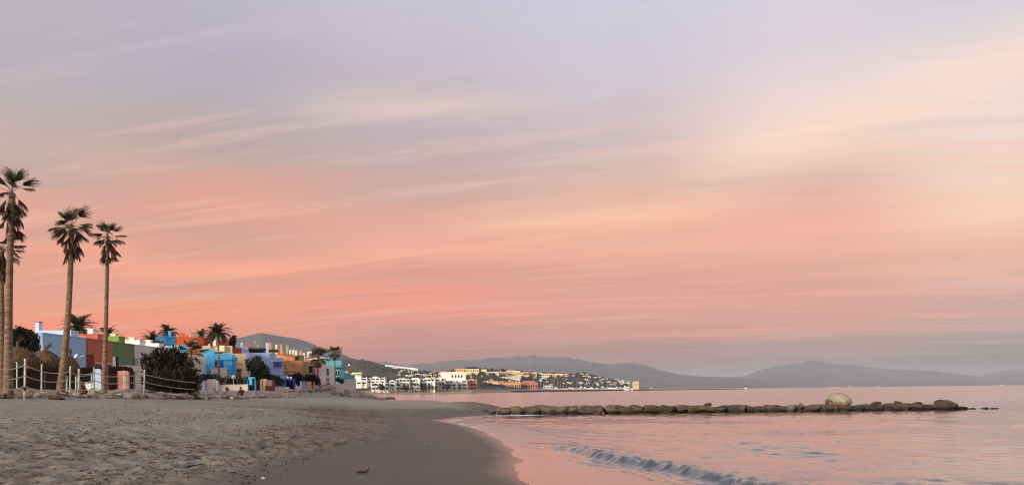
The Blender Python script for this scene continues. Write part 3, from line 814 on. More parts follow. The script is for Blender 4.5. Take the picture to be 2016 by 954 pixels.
def groyne():
    rn = random.Random(21)
    g = thing('rock_groyne', 'low brown boulder groyne running out into the pink sea', 'groyne', (20, 69, 0))
    x = -1.3
    GY = 68.6
    while x < 41.0:
        root = x < 9.5
        V = V_R if root else V_G
        w0 = 1
        top = np.interp(x, [-2, 1, 8, 12, 16, 24, 30, 36, 41], [.60, .92, .84, .70, .66, .58, .62, .62, .40])
        w = rn.uniform(.55, 1.15) if root else rn.choice((rn.uniform(.3, .5), rn.uniform(.5, .8), rn.uniform(.8, 1.2)))
        top *= rn.uniform(.82, 1.14)
        boulder(g, V, rn, (x + w, GY + rn.uniform(-.15, .15), top * .34), w * 1.10, .75, top * rn.uniform(.50, .74), .17)
        if rn.random() < .85:
            boulder(g, V, rn, (x + w + rn.uniform(-.4, .4), GY + .75 + rn.uniform(-.1, .2), top * rn.uniform(.52, .64)), w * rn.uniform(.85, 1.25), .7, top * .38, .10)
        boulder(g, V, rn, (x + w + rn.uniform(-.4, .4), GY + 1.6 + rn.uniform(-.2, .2), top * .42), w * 1.15, .9, top * .58, .1)
        if not root and rn.random() < .04:
            boulder(g, V, rn, (x + w, GY + .9, top * 1.02), .45, .4, .26, .4)
        x += w * rn.uniform(1.15, 1.5)
    # low stones trailing off the head
    for (px, s, h) in ((1902, .42, .18), (1915, .3, .12), (1938, .55, .14), (1956, .5, .10)):
        p = PY(px, 804, 68.8); boulder(g, V_G, rn, (p.x, 68.8, .03), s, s * .8, h)
    for (px, s, h, z) in ((1628, .27, .46, .68), (1577, .24, .22, .55), (1393, .42, .24, .66), (1723, .6, .25, .58), (1768, .5, .3, .56), (1806, .6, .28, .50)):
        p = PY(px, 800, 68.9); boulder(g, V_G, rn, (p.x, 68.9, z), s, s, h, .3)
    # stones at the sand end, half buried
    for (x_, y_, s, h) in ((-1.9, 68.9, .6, .25), (-2.6, 70.6, .5, .18)):
        boulder(g, V_R, rn, (x_, y_, ground(x_, y_) + .05), s, s * .8, h)
    p = PY(1862, 796, 68.6)
    o = solo_rock('boulder', R_GROYNE, 91, (p.x, 68.6, .34), (1.12, .95, .62), .1, 'big rounded brown boulder at the sea end of the groyne', 'boulder')
    p = PY(1656, 784, 68.9)
    o = solo_rock('boulder', R_WHITE, 131, (p.x, 69.2, 1.02), (1.08, .9, .62), .0, 'large pale whitish boulder perched on top of the groyne', 'boulder')
    p = PY(1560, 803, 67.7)
    solo_rock('boulder', R_ROOT, 97, (p.x, 67.9, .2), (.46, .4, .46), .3, 'small pale tan boulder at the seaward foot of the groyne', 'boulder')
def solo_rock(name, m, seed, loc, scale, rz, label, cat):
    me = rock_mesh(seed, 3 if m is R_WHITE else 5); me.materials.append(m)
    return tag(link(name, me, None, loc, (0.05, .22 if m is R_WHITE else .12, rz), scale), label, cat)
groyne()

def shore_rocks():
    rn = random.Random(8)
    g = thing('rock_edging', 'row of half-buried pale boulders at the dune foot below the rope fence', 'rocks', (-21.3, 40, 2.1))
    for k in range(120):
        px = rn.uniform(-20, 400)
        y = float(np.interp(px, [-20, 300, 400], [31.5, 44, 50])) + rn.uniform(-1.0, 1.2)
        x = (px - CX) / F * y
        s = rn.uniform(.12, .36) if px < 210 else rn.uniform(.22, .58)
        boulder(g, V_S, rn, (x, y, ground(x, y) + s * .12), s * rn.uniform(.9, 1.5), s, s * rn.uniform(.5, .75))
    g = thing('rock_edging', 'scattered tan boulders on the sand below the white garden wall', 'rocks', (-25, 66, 1.9))
    for k in range(90):
        px = rn.uniform(400, 585)
        y = float(np.interp(px, [400, 470, 585], [56, 66, 105])) + rn.uniform(-2, 4)
        x = (px - CX) / F * y
        s = rn.uniform(.2, .55)
        boulder(g, V_S, rn, (x, y, ground(x, y) + s * .1), s * rn.uniform(.9, 1.6), s, s * rn.uniform(.5, .8))
    g = thing('rock_revetment', 'grey brown rock revetment heaped along the shore before the teal house', 'revetment', (-38, 170, 2))
    for k in range(260):
        px = rn.uniform(560, 775)
        y = float(np.interp(px, [560, 640, 700, 760], [108, 150, 180, 222])) + rn.uniform(-5, 9)
        x = (px - CX) / F * y
        s = rn.uniform(.4, 1.15) * np.interp(px, [560, 640], [.6, 1])
        boulder(g, V_S, rn, (x, y, max(ground(x, y), -.1) + s * .2), s * rn.uniform(.9, 1.4), s, s * rn.uniform(.5, .85))
shore_rocks()

# ------------------------------------------------------------------ palms
def fan_frond(seed, dead=False):
    rn = random.Random(seed); mb = MB()
    Lp = rn.uniform(.62, .9); R = rn.uniform(.95, 1.15)
    bend = .25 if not dead else .1
    pts = [(0, Lp * t, -bend * Lp * t * t * .5) for t in (0, .35, .7, 1)]
    mb.tube(pts, [.032, .024, .018, .014], 4)
    c = Vector(pts[-1]); n = 32
    half = math.radians(64 if not dead else 40)
    fold = .35 if not dead else .9
    for k in range(n):
        a = -half + 2 * half * (k + .5) / n
        da = half / n * .98
        Rk = R * (1 - .28 * (abs(a) / half) ** 2) * rn.uniform(.82, 1.08)
        dr = rn.uniform(.12, .36) if not dead else rn.uniform(.05, .25)
        prev = None; row = []
        for (t, w) in ((.06, 1), (.55, 1.0), (.80, .55), (1.0, .06)):
            r = Rk * t
            dx = da * r * w if t <= .55 else da * Rk * .55 * w
            ct = Vector((math.sin(a) * r, math.cos(a) * r, 0))
            ct.z = -dr * Rk * max(0, t - .35) ** 2 * 1.7 - abs(math.sin(a)) * r * fold * .5
            if dead: ct.x *= (1 - .35 * t)
            side = Vector((math.cos(a), -math.sin(a), 0)) * dx
            zz = .018 * (1 if k % 2 else -1)
            row.append((c + ct + side + Vector((0, 0, zz)), c + ct - side - Vector((0, 0, zz))))
        for i in range(3):
            mb.poly([row[i][1], row[i][0], row[i + 1][0], row[i + 1][1]])
    return mb
def pinnate_frond(seed):
    rn = random.Random(seed); mb = MB()
    Lf = rn.uniform(2.1, 2.6); n = 12
    pts = []; p = Vector((0, 0, 0)); a = math.radians(22)
    for i in range(n + 1):
        pts.append(p.copy()); p = p + Vector((0, math.cos(a), math.sin(a))) * Lf / n; a -= math.radians(rn.uniform(5.5, 8.5))
    mb.tube(pts, [.045 * (1 - .85 * i / n) for i in range(n + 1)], 4)
    m = 30
    for s in (-1, 1):
        for k in range(m):
            t = .12 + .88 * k / (m - 1); f = t * n; i = min(int(f), n - 1)
            q = pts[i].lerp(pts[i + 1], f - i); tn = (pts[i + 1] - pts[i]).normalized()
            ln = .52 * math.sin(math.pi * (.18 + .80 * t)) + .08
            ln *= rn.uniform(.85, 1.1)
            d = (Vector((s, 0, 0)) * .8 + tn * (.5 + .4 * t) + Vector((0, 0, .28 - .35 * t + rn.uniform(-.12, .12)))).normalized()
            w = tn * .030
            mid = q + d * ln * .5 + Vector((0, 0, -.01)); e = q + d * ln + Vector((0, 0, -.10 * ln))
            mb.poly([q - w, q + w, mid + w * 1.2, mid - w * 1.2]); mb.poly([mid - w * 1.2, mid + w * 1.2, e])
    return mb
FAN = [fan_frond(k).mesh('frond', L_PALM) for k in range(5)]
FAN_D = [fan_frond(50 + k, True).mesh('dead_frond', L_DEAD) for k in range(4)]
PIN = [pinnate_frond(80 + k).mesh('frond', L_PALM2) for k in range(4)]

def palm_trunk(base, top, r0, r1, bow, root, name='trunk'):
    mb = MB(); n = 46; pts, rad = [], []
    b, t = Vector(base), Vector(top)
    for i in range(n + 1):
        q = i / n
        p = b.lerp(t, q) + Vector((bow, bow * .4, 0)) * math.sin(math.pi * q)
        pts.append(p)
        r = r1 + (r0 - r1) * (1 - q) ** 2.4 + .10 * r0 * math.exp(-q * 14)
        rad.append(r * (1 + (.035 if i % 2 else -.02)))
    mb.tube(pts, rad, 12)
    return part(name, mb, TRUNK, root, True)
def fan_palm(label, px0, py0, px1, py1, D, r0, r1, bow, seed, live, deadn, fscale, group, skirt=1.0, spears=()):
    rn = random.Random(seed)
    b = PY(px0, py0, D); b.z = min(b.z, ground(b.x, D)) - .1 if D < 80 else b.z
    t = PY(px1, py1, D)
    root = thing('fan_palm', label, 'palm tree', b, group)
    palm_trunk(b, t, r0, r1, bow, root)
    crown = t - b
    for (az, el, sc) in live:
        link('frond', rn.choice(FAN), root, crown + Vector((0, 0, rn.uniform(0, .25))), (math.radians(min(86, el + 12 if el > 25 else el)), rn.uniform(-.4, .4), math.radians(az)), (fscale * sc,) * 3)
    for k in range(deadn):
        az = 360 * k / deadn + rn.uniform(-14, 14)
        el = rn.uniform(-86, -62) if rn.random() < .75 else rn.uniform(-60, -40)
        zz = .22 - rn.uniform(.05, .85) * skirt
        link('dead_frond', rn.choice(FAN_D), root, crown + Vector((0, 0, zz)), (math.radians(el), rn.uniform(-.5, .5), math.radians(az)), (fscale * rn.uniform(.8, 1.1),) * 3)
    return root
# bearings: 0 points away from the viewer, 90 to the left, -90 to the right
GP = 'tall palms by the rope fence'
def ring(rn, n, el0, el1, s0=.85, s1=1.1):
    return [(360 * k / n + rn.uniform(-20, 20), rn.uniform(el0, el1), rn.uniform(s0, s1)) for k in range(n)]
r_ = random.Random(31)
fan_palm('tall fan palm in the left foreground with sparse fronds and a long dead skirt', 16, 764, 24, 380, 32, .205, .125, -.04, 1,
         [(-92, 48, 1.05), (-84, 26, 1.0), (10, 82, 1.0), (100, 50, .9), (80, 34, .9), (170, 60, .8), (-20, 66, .8), (140, 20, .9), (60, 60, .85), (-60, 8, .8), (95, -8, .9), (180, -25, .8)], 30, .60, GP, 1.7)
fan_palm('leftmost fan palm, cut by the picture edge behind the sparse one', 3, 764, 2, 492, 36, .20, .13, 0, 2,
         ring(r_, 9, 5, 70) + [(-92, -18, 1.0), (-70, -30, .9), (-100, 10, .8), (-80, -40, .8)], 20, .60, GP, 1.2)
fan_palm('leaning fan palm with a broad crown, middle of the tall palms', 118, 764, 141, 450, 38, .215, .125, .10, 3,
         [(5, 86, 1.05), (-30, 78, 1.0), (95, 52, 1.1), (-95, 50, 1.1), (-78, 16, .95), (100, -4, 1.1), (82, -20, 1.05), (-96, -12, 1.1), (-84, -34, 1.0), (120, -30, .95), (170, 10, .9), (200, 30, .9), (20, 40, .9), (-40, 10, .9), (60, 15, .9), (150, -35, .9), (-130, -28, .9), (180, -20, .9), (210, -30, .9), (110, -48, .9), (-105, -50, .9)], 20, .60, GP, 1.2)
fan_palm('slender straight fan palm, rightmost of the tall palms', 204, 768, 212, 467, 42, .16, .10, .02, 4,
         [(0, 86, .95), (100, 56, .9), (-90, 58, .95), (-80, 34, 1.0), (80, 36, .9), (-94, 8, 1.05), (95, 6, .95), (-86, -16, 1.0), (84, -20, .85), (180, 40, .9), (150, 5, .9), (-150, 10, .9), (30, 50, .9), (-30, 66, .9), (60, 70, .9), (-110, -28, .9), (120, -26, .9), (180, -15, .9), (220, -30, .9), (100, -45, .85), (-95, -42, .9), (150, -40, .9)], 20, .50, GP, 1.2)

def date_palm(label, px, py_crown, py_base, D, scale, n, seed, fan=False, r=.16, group='palms among the houses'):
    scale *= 1.35 if fan else 1.25
    rn = random.Random(seed)
    t = PY(px, py_crown, D); b = PY(px, py_base, D)
    b.x = t.x + rn.uniform(-.2, .2)
    root = thing('fan_palm' if fan else 'feather_palm', label, 'palm tree', b, group)
    palm_trunk(b, t, r * 1.15, r, 0, root)
    src = FAN if fan else PIN
    for k in range(n):
        q = k / n
        el = (78 - 118 * q ** .9) if not fan else (80 - 130 * q)
        az = k * 137.5 + rn.uniform(-12, 12)
        link('frond', rn.choice(src), root, t - b + Vector((0, 0, .1)), (math.radians(el + rn.uniform(-8, 8)), rn.uniform(-.3, .3), math.radians(az)), (scale * rn.uniform(.85, 1.1),) * 3)
    if fan:
        for k in range(8):
            link('dead_frond', rn.choice(FAN_D), root, t - b + Vector((0, 0, -.3)), (math.radians(rn.uniform(-85, -60)), 0, math.radians(k * 45 + rn.uniform(-15, 15))), (scale * .8,) * 3)
    return root
date_palm('dense feather palm behind the blue house, left of the orange roof chimney', 155, 650, 745, 104, 1.05, 34, 1)
date_palm('feather palm crown rising behind the green house roof', 214, 664, 745, 112, .85, 22, 2)
date_palm('drooping feather palm behind the white roof terraces', 300, 673, 740, 118, .82, 24, 3)
date_palm('feather palm behind the cyan stair tower', 331, 657, 740, 125, .85, 26, 4)
date_palm('small feather palm showing above the burnt orange roof', 396, 663, 735, 150, .85, 22, 5)
date_palm('tall feather palm standing before the bright cyan house', 429, 658, 748, 104, .78, 44, 6, r=.11)
date_palm('short fan palm beside the dark bush, against the white wall', 376, 694, 752, 92, .8, 20, 7, True, .14)
date_palm('fan palm with a round crown before the white windowed house', 626, 703, 757, 150, .95, 30, 8, True, .15)
date_palm('slim tall fan palm before the teal house', 659, 694, 769, 165, .70, 28, 9, True, .13)

# ------------------------------------------------------------------ shrubs and trees
def leaf_cloud(lobes, n, size, seed, aspect=1.0, up=0.0):
    rn = random.Random(seed); mb = MB()
    vol = [a[3] * a[4] * a[5] for a in lobes]
    for k in range(n):
        c = rn.choices(lobes, vol)[0]
        d = Vector((rn.gauss(0, 1), rn.gauss(0, 1), rn.gauss(0, 1))).normalized()
        r = rn.uniform(.25, 1.3) ** .6
        p = Vector((c[0] + d.x * c[3] * r, c[1] + d.y * c[4] * r, c[2] + d.z * c[5] * r))
        a = (Vector((rn.gauss(0, 1), rn.gauss(0, 1), rn.gauss(0, 1) + up)) + d * .6).normalized()
        b = a.orthogonal().normalized(); b.rotate(Matrix.Rotation(rn.uniform(0, 6.28), 3, a))
        s = size * rn.uniform(.6, 1.3)
        A, B = a * s * aspect, b * s * .5
        mb.poly([p - B, p + A * .5 - B * .6, p + A, p + A * .5 + B * .6])
    return mb
def shrub(name, label, cat, base, lobes, n, size, seed, m, aspect=1.0, up=0.0, group=None, trunk=None):
    root = thing(name, label, cat, base, group)
    b = Vector(base)
    if trunk is None: trunk = .06
    st = MB(); rn = random.Random(seed)
    for l in lobes:
        c = Vector(l[:3]); mid = b.lerp(c, .5) + Vector((rn.uniform(-.1, .1), rn.uniform(-.1, .1), .1))
        st.tube([b, mid, c], [trunk, trunk * .6, trunk * .25], 5)
    part('trunk', st, BARK, root)
    part('crown', leaf_cloud(lobes, n, size, seed, aspect, up), m, root)
    return root
def lobes_px(D, items, depth=.8):
    out = []
    for (px, py, rx, ry) in items:
        p = PY(px, py, D); k = D / F
        k *= .78
        out.append((p.x, p.y + random.uniform(-.2, .2), p.z, rx * k, rx * k * depth, ry * k))
    return out
random.seed(3)
p = PY(330, 771, 48.5); p.z = ground(p.x, p.y) - .05
shrub('tamarisk_bush', 'large dark feathery bush in front of the white houses', 'bush', p,
      lobes_px(48.5, [(330, 752, 40, 24), (306, 734, 17, 16), (325, 718, 15, 17), (342, 722, 16, 18), (287, 716, 9, 9), (290, 706, 5, 5), (314, 702, 10, 11), (336, 700, 10, 10), (362, 748, 24, 22), (382, 762, 12, 12), (297, 754, 18, 20), (340, 765, 48, 11), (352, 704, 9, 11), (300, 710, 6, 7), (322, 691, 6, 7), (345, 692, 5, 6), (364, 722, 9, 8), (372, 736, 12, 9), (284, 728, 7, 6), (390, 752, 7, 7)]),
      13000, .16, 5, L_BUSH, 2.6, 1.3, trunk=.09)
p = PY(45, 745, 66)
shrub('round_tree', 'dense dark round tree behind the thatched parasols', 'tree', p,
      lobes_px(66, [(44, 672, 24, 24), (62, 668, 16, 18), (28, 668, 18, 22), (40, 655, 14, 12), (60, 685, 16, 10), (12, 672, 16, 20), (70, 680, 8, 10)]), 6500, .24, 6, L_DARK, 1.2, trunk=.14)
p = PY(507, 752, 118)
shrub('leafy_tree', 'bushy green tree before the periwinkle house', 'tree', p,
      lobes_px(118, [(507, 722, 15, 17), (495, 722, 10, 10), (518, 728, 12, 12), (505, 708, 9, 8), (510, 740, 16, 10), (488, 712, 6, 5), (524, 736, 8, 8)]), 2300, .36, 7, L_TREE, 1.2, trunk=.12)
p = PY(458, 745, 140)
shrub('dark_tree', 'narrow dark tree rising behind the tan roof terrace', 'tree', p,
      lobes_px(140, [(457, 672, 6, 9), (456, 684, 5, 8), (460, 664, 4, 4)]), 900, .34, 8, L_DARK, 1.2, trunk=.12)
p = PY(617, 757, 150)
shrub('round_bush', 'large black-green bush below the red pergola', 'bush', p,
      lobes_px(150, [(615, 748, 15, 12), (605, 746, 10, 10), (624, 752, 8, 8)]), 2600, .36, 9, L_DARK, 1.1)
p = PY(585, 757, 142)
shrub('round_bush', 'dark bush below the apricot house, left of the bigger one', 'bush', p,
      lobes_px(142, [(586, 742, 9, 9), (577, 748, 9, 7), (592, 750, 9, 8)]), 1700, .36, 10, L_DARK, 1.1)
p = PY(535, 757, 116)
shrub('low_shrub', 'low dark shrubs behind the tan gate pillars', 'shrub', p,
      lobes_px(116, [(528, 741, 12, 6), (541, 746, 12, 6), (518, 745, 8, 6)]), 1500, .3, 11, L_DARK, 1.1)
p = PY(690, 752, 215)
shrub('low_shrub', 'small green shrub on the terrace below the teal house', 'shrub', p,
      lobes_px(200, [(672, 750, 6, 3), (666, 747, 5, 3)]), 400, .4, 12, L_TREE, 1.1)
def hedge(label, px0, px1, py0, py1, D, seed, m=L_DARK):
    a, b = PY(px0, py0, D), PY(px1, py1, D)
    rn = random.Random(seed); L_ = []
    n = max(3, int((b.x - a.x) / .8))
    for k in range(n):
        L_.append((a.x + (b.x - a.x) * (k + .5) / n, D + rn.uniform(-.1, .1), (a.z + b.z) / 2, .7, .6, (a.z - b.z) / 2))
    root = thing('hedge', label, 'hedge', ((a.x + b.x) / 2, D, b.z - .2))
    st = MB()
    for l in L_: st.tube([(l[0], l[1], b.z - .2), (l[0], l[1], l[2])], [.05, .03], 5)
    part('stem', st, BARK, root)
    part('foliage', leaf_cloud(L_, 260 * n, .2, seed, 1.1), m, root)
hedge('clipped dark hedge behind the white garden wall', 428, 487, 742, 757, 100, 3)
hedge('dark hedge between the oxblood gate and the navy gate', 540, 563, 746, 759, 122, 4)
hedge('dark hedge under the cyan house left of the white pillars', 397, 428, 736, 748, 106, 5)

# ------------------------------------------------------------------ houses
class House:
    """Blocks are given by their outline in the photograph and a distance; a house built with a bearing is turned to face it."""
    def __init__(s, label, loc, bear=None, cat='house', name='terraced_house', group='coloured houses along the beach'):
        s.o = thing(name, label, cat, loc, group)
        ph = math.atan(uv(bear, 730)[0]) if bear else 0.0
        s.k = 1 / math.cos(ph); s.e1 = Vector((math.cos(ph), -math.sin(ph), 0)); s.e2 = Vector((math.sin(ph), math.cos(ph), 0))
    def pt(s, px, py, D):
        U, V = uv(px, py); r = Vector((U, 1, 0)); t = D * s.k / r.dot(s.e2)
        return Vector((r.dot(s.e1) * t, D * s.k, CZ + V * t))
    def put(s, name, mb, m, parent=None):
        mb.v = [tuple(s.e1 * v[0] + s.e2 * v[1] + Vector((0, 0, v[2]))) for v in mb.v]
        return part(name, mb, m, parent or s.o)
    def box(s, name, x0, x1, y0, y1, z0, z1, m, cap=None, parent=None):
        o = s.put(name, MB().box(min(x0, x1), max(x0, x1), y0, y1, z0, z1), m, parent)
        if cap:
            t = .05
            s.put('parapet_cap', MB().box(min(x0, x1) - t, max(x0, x1) + t, y0 - t, y1 + t, z1 + .003, z1 + .12), cap, o)
        return o
    def face(s, name, px0, px1, py0, py1, D, depth, m, zb=None, cap=None, parent=None):
        a, b = s.pt(px0, py0, D), s.pt(px1, py1, D)
        z1 = s.pt((px0 + px1) / 2, py0, D).z; z0 = s.pt((px0 + px1) / 2, py1, D).z if zb is None else zb
        return s.box(name, a.x, b.x, a.y, a.y + depth, z0, z1, m, cap, parent)
    def chim(s, px0, px1, py0, py1, D, m, cap=None):
        a, b = s.pt(px0, py0, D), s.pt(px1, py0, D); c = (b.x - a.x) * .12; dp = max(.6, (b.x - a.x) * .9)
        o = s.face('chimney', px0, px1, py0, py1, D, dp, m)
        s.put('chimney_cap', MB().box(a.x - c, b.x + c, a.y - c, a.y + dp + c, a.z + .003, a.z + .10), cap or m, o)
    def win(s, px0, px1, py0, py1, D, frame, bars=1, pane=GLASS):
        a, b = s.pt(px0, py0, D), s.pt(px1, py1, D); D = a.y
        x0, x1, z1, z0 = a.x, b.x, a.z, b.z; t = min(.09, (x1 - x0) * .12)
        m = MB()
        m.box(x0, x1, D - .05, D - .004, z1 - t, z1); m.box(x0, x1, D - .07, D - .004, z0, z0 + t)
        m.box(x0, x0 + t, D - .05, D - .004, z0 + t, z1 - t); m.box(x1 - t, x1, D - .05, D - .004, z0 + t, z1 - t)
        for k in range(bars):
            xc = x0 + (x1 - x0) * (k + 1) / (bars + 1); m.box(xc - t * .4, xc + t * .4, D - .045, D - .004, z0 + t, z1 - t)
        o = s.put('window', m, frame)
        s.put('pane', MB().box(x0 + t, x1 - t, D - .03, D - .006, z0 + t, z1 - t), pane, o)
    def slot(s, name, px0, px1, py0, py1, D, m=DARK, proud=.02):
        a, b = s.pt(px0, py0, D), s.pt(px1, py1, D)
        return s.put(name, MB().box(a.x, b.x, a.y - proud, a.y - .003, b.z, a.z), m)
    def sslot(s, name, px0, px1, py0, py1, X, m=DARK, proud=.03):        # on a wall that faces the sea
        a, b = PX(px0, py0, X), PX(px1, py1, X)
        zc = (PX((px0 + px1) / 2, py0, X).z, PX((px0 + px1) / 2, py1, X).z)
        return part(name, MB().box(X + .003, X + proud, a.y, b.y, zc[1], zc[0]), m, s.o)

GZ = 2.3
XS = -49.0
def DX(px): return XS / uv(px, 700)[0]
def TW(px): return (XS - .3) / uv(px, 665)[0]
ZR = 8.6
# the near row: walls that face the sea, stepped stair towers that face the viewer
d0, d1, d2, d3, d4, d5 = DX(84), DX(170.5), DX(220), DX(264), DX(303), DX(341)
h = House('pale blue house behind the thatched parasols, leftmost of the terrace', (-53, 80, GZ))
h.box('wall', -60, XS, d0, d1 - .05, GZ, 8.75, P_BLUE, P_BLUE)
h.face('upper_wall', 74, 140, 652, 690, TW(140), 1.5, P_PALE, ZR, cap=P_PALE)  # paler blue puts the light on this viewer-facing wall into its paint
h.chim(69, 76.5, 634, 655, TW(140) + .4, P_PALE, P_TERRA)
h.face('stair_wall', 130, 139, 649, 668, TW(140) + .3, 1.0, P_PALE, ZR)
h.sslot('window', 140, 152, 706, 722, XS, GLASS)
h.chim(8, 15, 624, 655, 74, P_PALE)
h = House('terracotta house between the blue and the green one', (-53, 88, GZ))
h.box('wall', -60, XS + .12, d1, d2 - .05, GZ, 8.72, P_TERRA, P_TERRA)
h.face('stair_wall', 139, 192, 659, 685, TW(192), 1.5, paint('brick', 206, 112, 80), ZR, cap=P_TERRA)  # lighter terracotta: the lit look of the stair wall is painted in
h.sslot('doorway', 171.5, 184.5, 697, 724, XS + .12, P_RED)
h.sslot('window', 189, 217, 717, 727, XS + .12, GLASS)
h.sslot('lintel', 186, 218, 713.5, 716.5, XS + .12, P_PINK, .10)
h.chim(172, 183, 648, 660, d1 + 3, P_WHITE)
h = House('dark green house with a white canopy, right of the terracotta one', (-53, 93, GZ))
h.box('wall', -60, XS + .02, d2, d3 - .05, GZ, 8.70, P_GREEN, P_GREEN)
h.face('stair_wall', 189, 234, 663, 690, TW(234), 1.5, paint('green_lit', 116, 150, 70), ZR, cap=paint('green_lit', 116, 150, 70))  # lit copy of the house green, light painted into the stair wall
h.sslot('shutter', 219, 226.5, 702, 728, XS + .02, P_WHITE, .09)
h.sslot('doorway', 227, 233, 701.5, 727, XS + .02, DARK)
h.sslot('canopy', 234, 262, 719, 730, XS + .02, P_GREYW, .9)
h.chim(217, 227, 658, 664, d2 + 3.4, P_CREAM)
h = House('white house with a shade-grey sea wall, right of the green one', (-53, 98, GZ))
h.box('wall', -60, XS + .10, d3, d4 - .05, GZ, 8.70, P_GREYW, P_WHITE)  # white wall painted grey for the shade on its sea side
h.face('stair_wall', 233, 275, 671, 695, TW(275), 1.5, P_WHITE, ZR, cap=P_WHITE)
h.sslot('shutter', 264, 272, 705, 731, XS + .10, paint('grey', 140, 138, 136), .06)
h.chim(254, 264, 665, 672, d3 + 3.0, P_CREAM)
h = House('second white house, half hidden by the dark bush', (-53, 104, GZ))
h.box('wall', -60, XS + .04, d4, d5 - .05, GZ, 8.68, P_GREYW, P_WHITE)  # shade of the sea side again painted in as grey
h.face('stair_wall', 274, 313, 677, 700, TW(313), 1.5, P_WHITE, ZR, cap=P_WHITE)
h.face('end_wall', 330, 343, 686, 745, d5 - .9, .8, P_WHITE)
h.chim(287, 296, 670, 678, d4 + 3.0, P_CREAM)
h.sslot('window', 306, 318, 705, 722, XS + .04, GLASS)
h = House('low white house with bright parapet beside the dark bush', (-50, 112, GZ), 330)
h.face('wall', 312, 346, 682, 0, 112, 6, P_WHITE, GZ, P_WHITE)
h.face('side_wall', 340, 352, 692, 0, 111, 2, P_WHITE, GZ)
h.chim(381, 387, 671, 682, 118, P_CREAM)
h = House('cyan stair tower house behind the white parapets', (-55, 121, GZ), 325)
h.face('wall', 308, 337, 662, 0, 120, 5, P_CYAN, GZ, P_CYAN)
h.chim(331, 337, 652, 664, 119.5, P_CYAN)
h.face('low_wall', 344, 362, 680, 0, 118, 4, P_CYAN, GZ, P_CYAN)
h.win(316, 325, 668, 676, 120, P_WHITE)
h.slot('gutter', 346, 361, 682.5, 683.5, 118)
h = House('burnt orange house high behind the cyan one', (-58, 132, GZ), 375)
h.face('wall', 338, 394, 664, 0, 130, 8, P_ORANGE, GZ, P_ORANGE)
h.face('side_wall', 394, 411, 664, 0, 131, 7, paint('orange_darker', 168, 62, 22), GZ)  # darker copy of the house orange on this stretch of wall
h.face('far_wall', 432, 442, 668, 0, 134, 3, P_ORANGE, GZ)
h.chim(355, 364, 656, 665, 131.5, P_ORANGE)
h.win(399, 405, 671, 675, 131, P_TAN, 0)
h.chim(366, 370, 660, 665, 133, P_ORANGE)
h = House('white house with a dark lintel left of the cyan house', (-45, 107, GZ), 385)
h.face('wall', 374, 396, 699, 0, 106, 5, P_GREYW, GZ, P_WHITE)
h.slot('lintel', 374.5, 395.5, 726.5, 729.5, 106, WOOD, .25)
h.win(379, 392, 731, 744, 106, P_WHITE, 2)
h = House('bright cyan house with a tan roof terrace', (-46, 117, GZ), 426)
h.face('wall', 396, 414.5, 689, 0, 114, 8, P_CYAN, GZ, P_CYAN)
h.face('balcony_wall', 414.6, 457, 695.5, 708, 114.05, .25, P_CYAN)
h.face('recess_wall', 414.6, 457, 698, 0, 115.6, 6.4, P_CYAN, GZ)
h.face('lower_wall', 440, 457, 708.2, 736, 114.3, 1.2, P_CYAN)
h.face('garage_wall', 415, 439, 723.5, 0, 113.6, 1.8, P_GREYW, GZ)
h.face('terrace_wall', 397, 457.5, 681.5, 698, 119, 3, P_TAN, cap=P_TAN)
h.face('terrace_panel', 431, 442, 679.5, 691, 118.4, .5, P_CREAM)
h.win(442, 456, 738, 744, 114.25, P_WHITE, 2)
h.chim(419, 431, 664, 684, 122, P_WHITE)
h.slot('gutter', 418, 437, 692.5, 694.5, 118.9, DARK)
h.chim(410, 413.5, 678, 684, 118.6, P_CREAM)
h.win(421, 428, 711, 720, 115.55, P_WHITE, 0)
h.win(444, 450, 711, 719, 115.55, P_WHITE, 0)
h.slot('vent', 402, 404.5, 700, 703, 114)
h = House('tan house between the cyan and the periwinkle ones', (-48, 129, GZ), 467)
h.face('wall', 457.3, 477, 696.5, 0, 128, 6, P_TAN, GZ, P_TAN)
h.face('roof_room', 458.5, 476, 685.5, 698, 131, 3, P_RED, cap=P_RED)
h.slot('string_course', 457.6, 476.8, 714.5, 716, 128, paint('tan_dark', 168, 134, 96), .08)
h.slot('porch', 458.5, 475, 728.5, 743, 128, paint('brown', 128, 90, 50), .03)
h.slot('lintel', 457.8, 476.4, 726, 728.4, 128, WOOD, .3)
h.win(462, 468, 702, 711, 128, P_WHITE, 1)
h = House('soft blue house behind the leafy tree', (-50, 139, GZ), 499)
h.face('wall', 476.5, 522, 695, 0, 137, 8, P_PERI, GZ, P_PERI)
h.face('roof_room', 478, 489, 683, 697, 139, 4, P_PERI, cap=P_PERI)
h.slot('canopy', 477, 497, 724, 726, 137, P_WHITE, 1.2)
h.slot('doorway', 477.5, 496, 726.4, 745, 137, P_RED, .03)
h.win(481, 493, 730, 741, 136.95, P_WHITE, 1, METAL)
h.slot('awning', 478, 496, 719, 723.5, 137, P_RED, .8)
h.face('terrace_roof', 489, 524, 684.5, 687.5, 138, 5, WOOD)
h.face('terrace_wall', 491, 522, 687.8, 696, 142, 1, paint('slate', 120, 128, 140))
for px, w, py, m in ((473, 5, 675, P_PALE), (488.5, 4, 678, P_APRI), (493, 4.5, 676.5, P_APRI), (500, 4, 672, P_PALE), (506, 3, 679, P_CREAM)):
    h.chim(px, px + w, py, 686.5, 144, m)
h = House('periwinkle house with a deep balcony and a square tower', (-47, 151, GZ), 532)
h.face('wall', 506.5, 529.8, 697, 0, 148, 8, P_PERI, GZ, P_PERI)
h.face('upper_wall', 530, 543, 698, 706, 150, 5, P_PERI)
h.face('lintel_wall', 529.9, 558, 705, 711, 148.1, 7, P_PERI, cap=P_PERI)
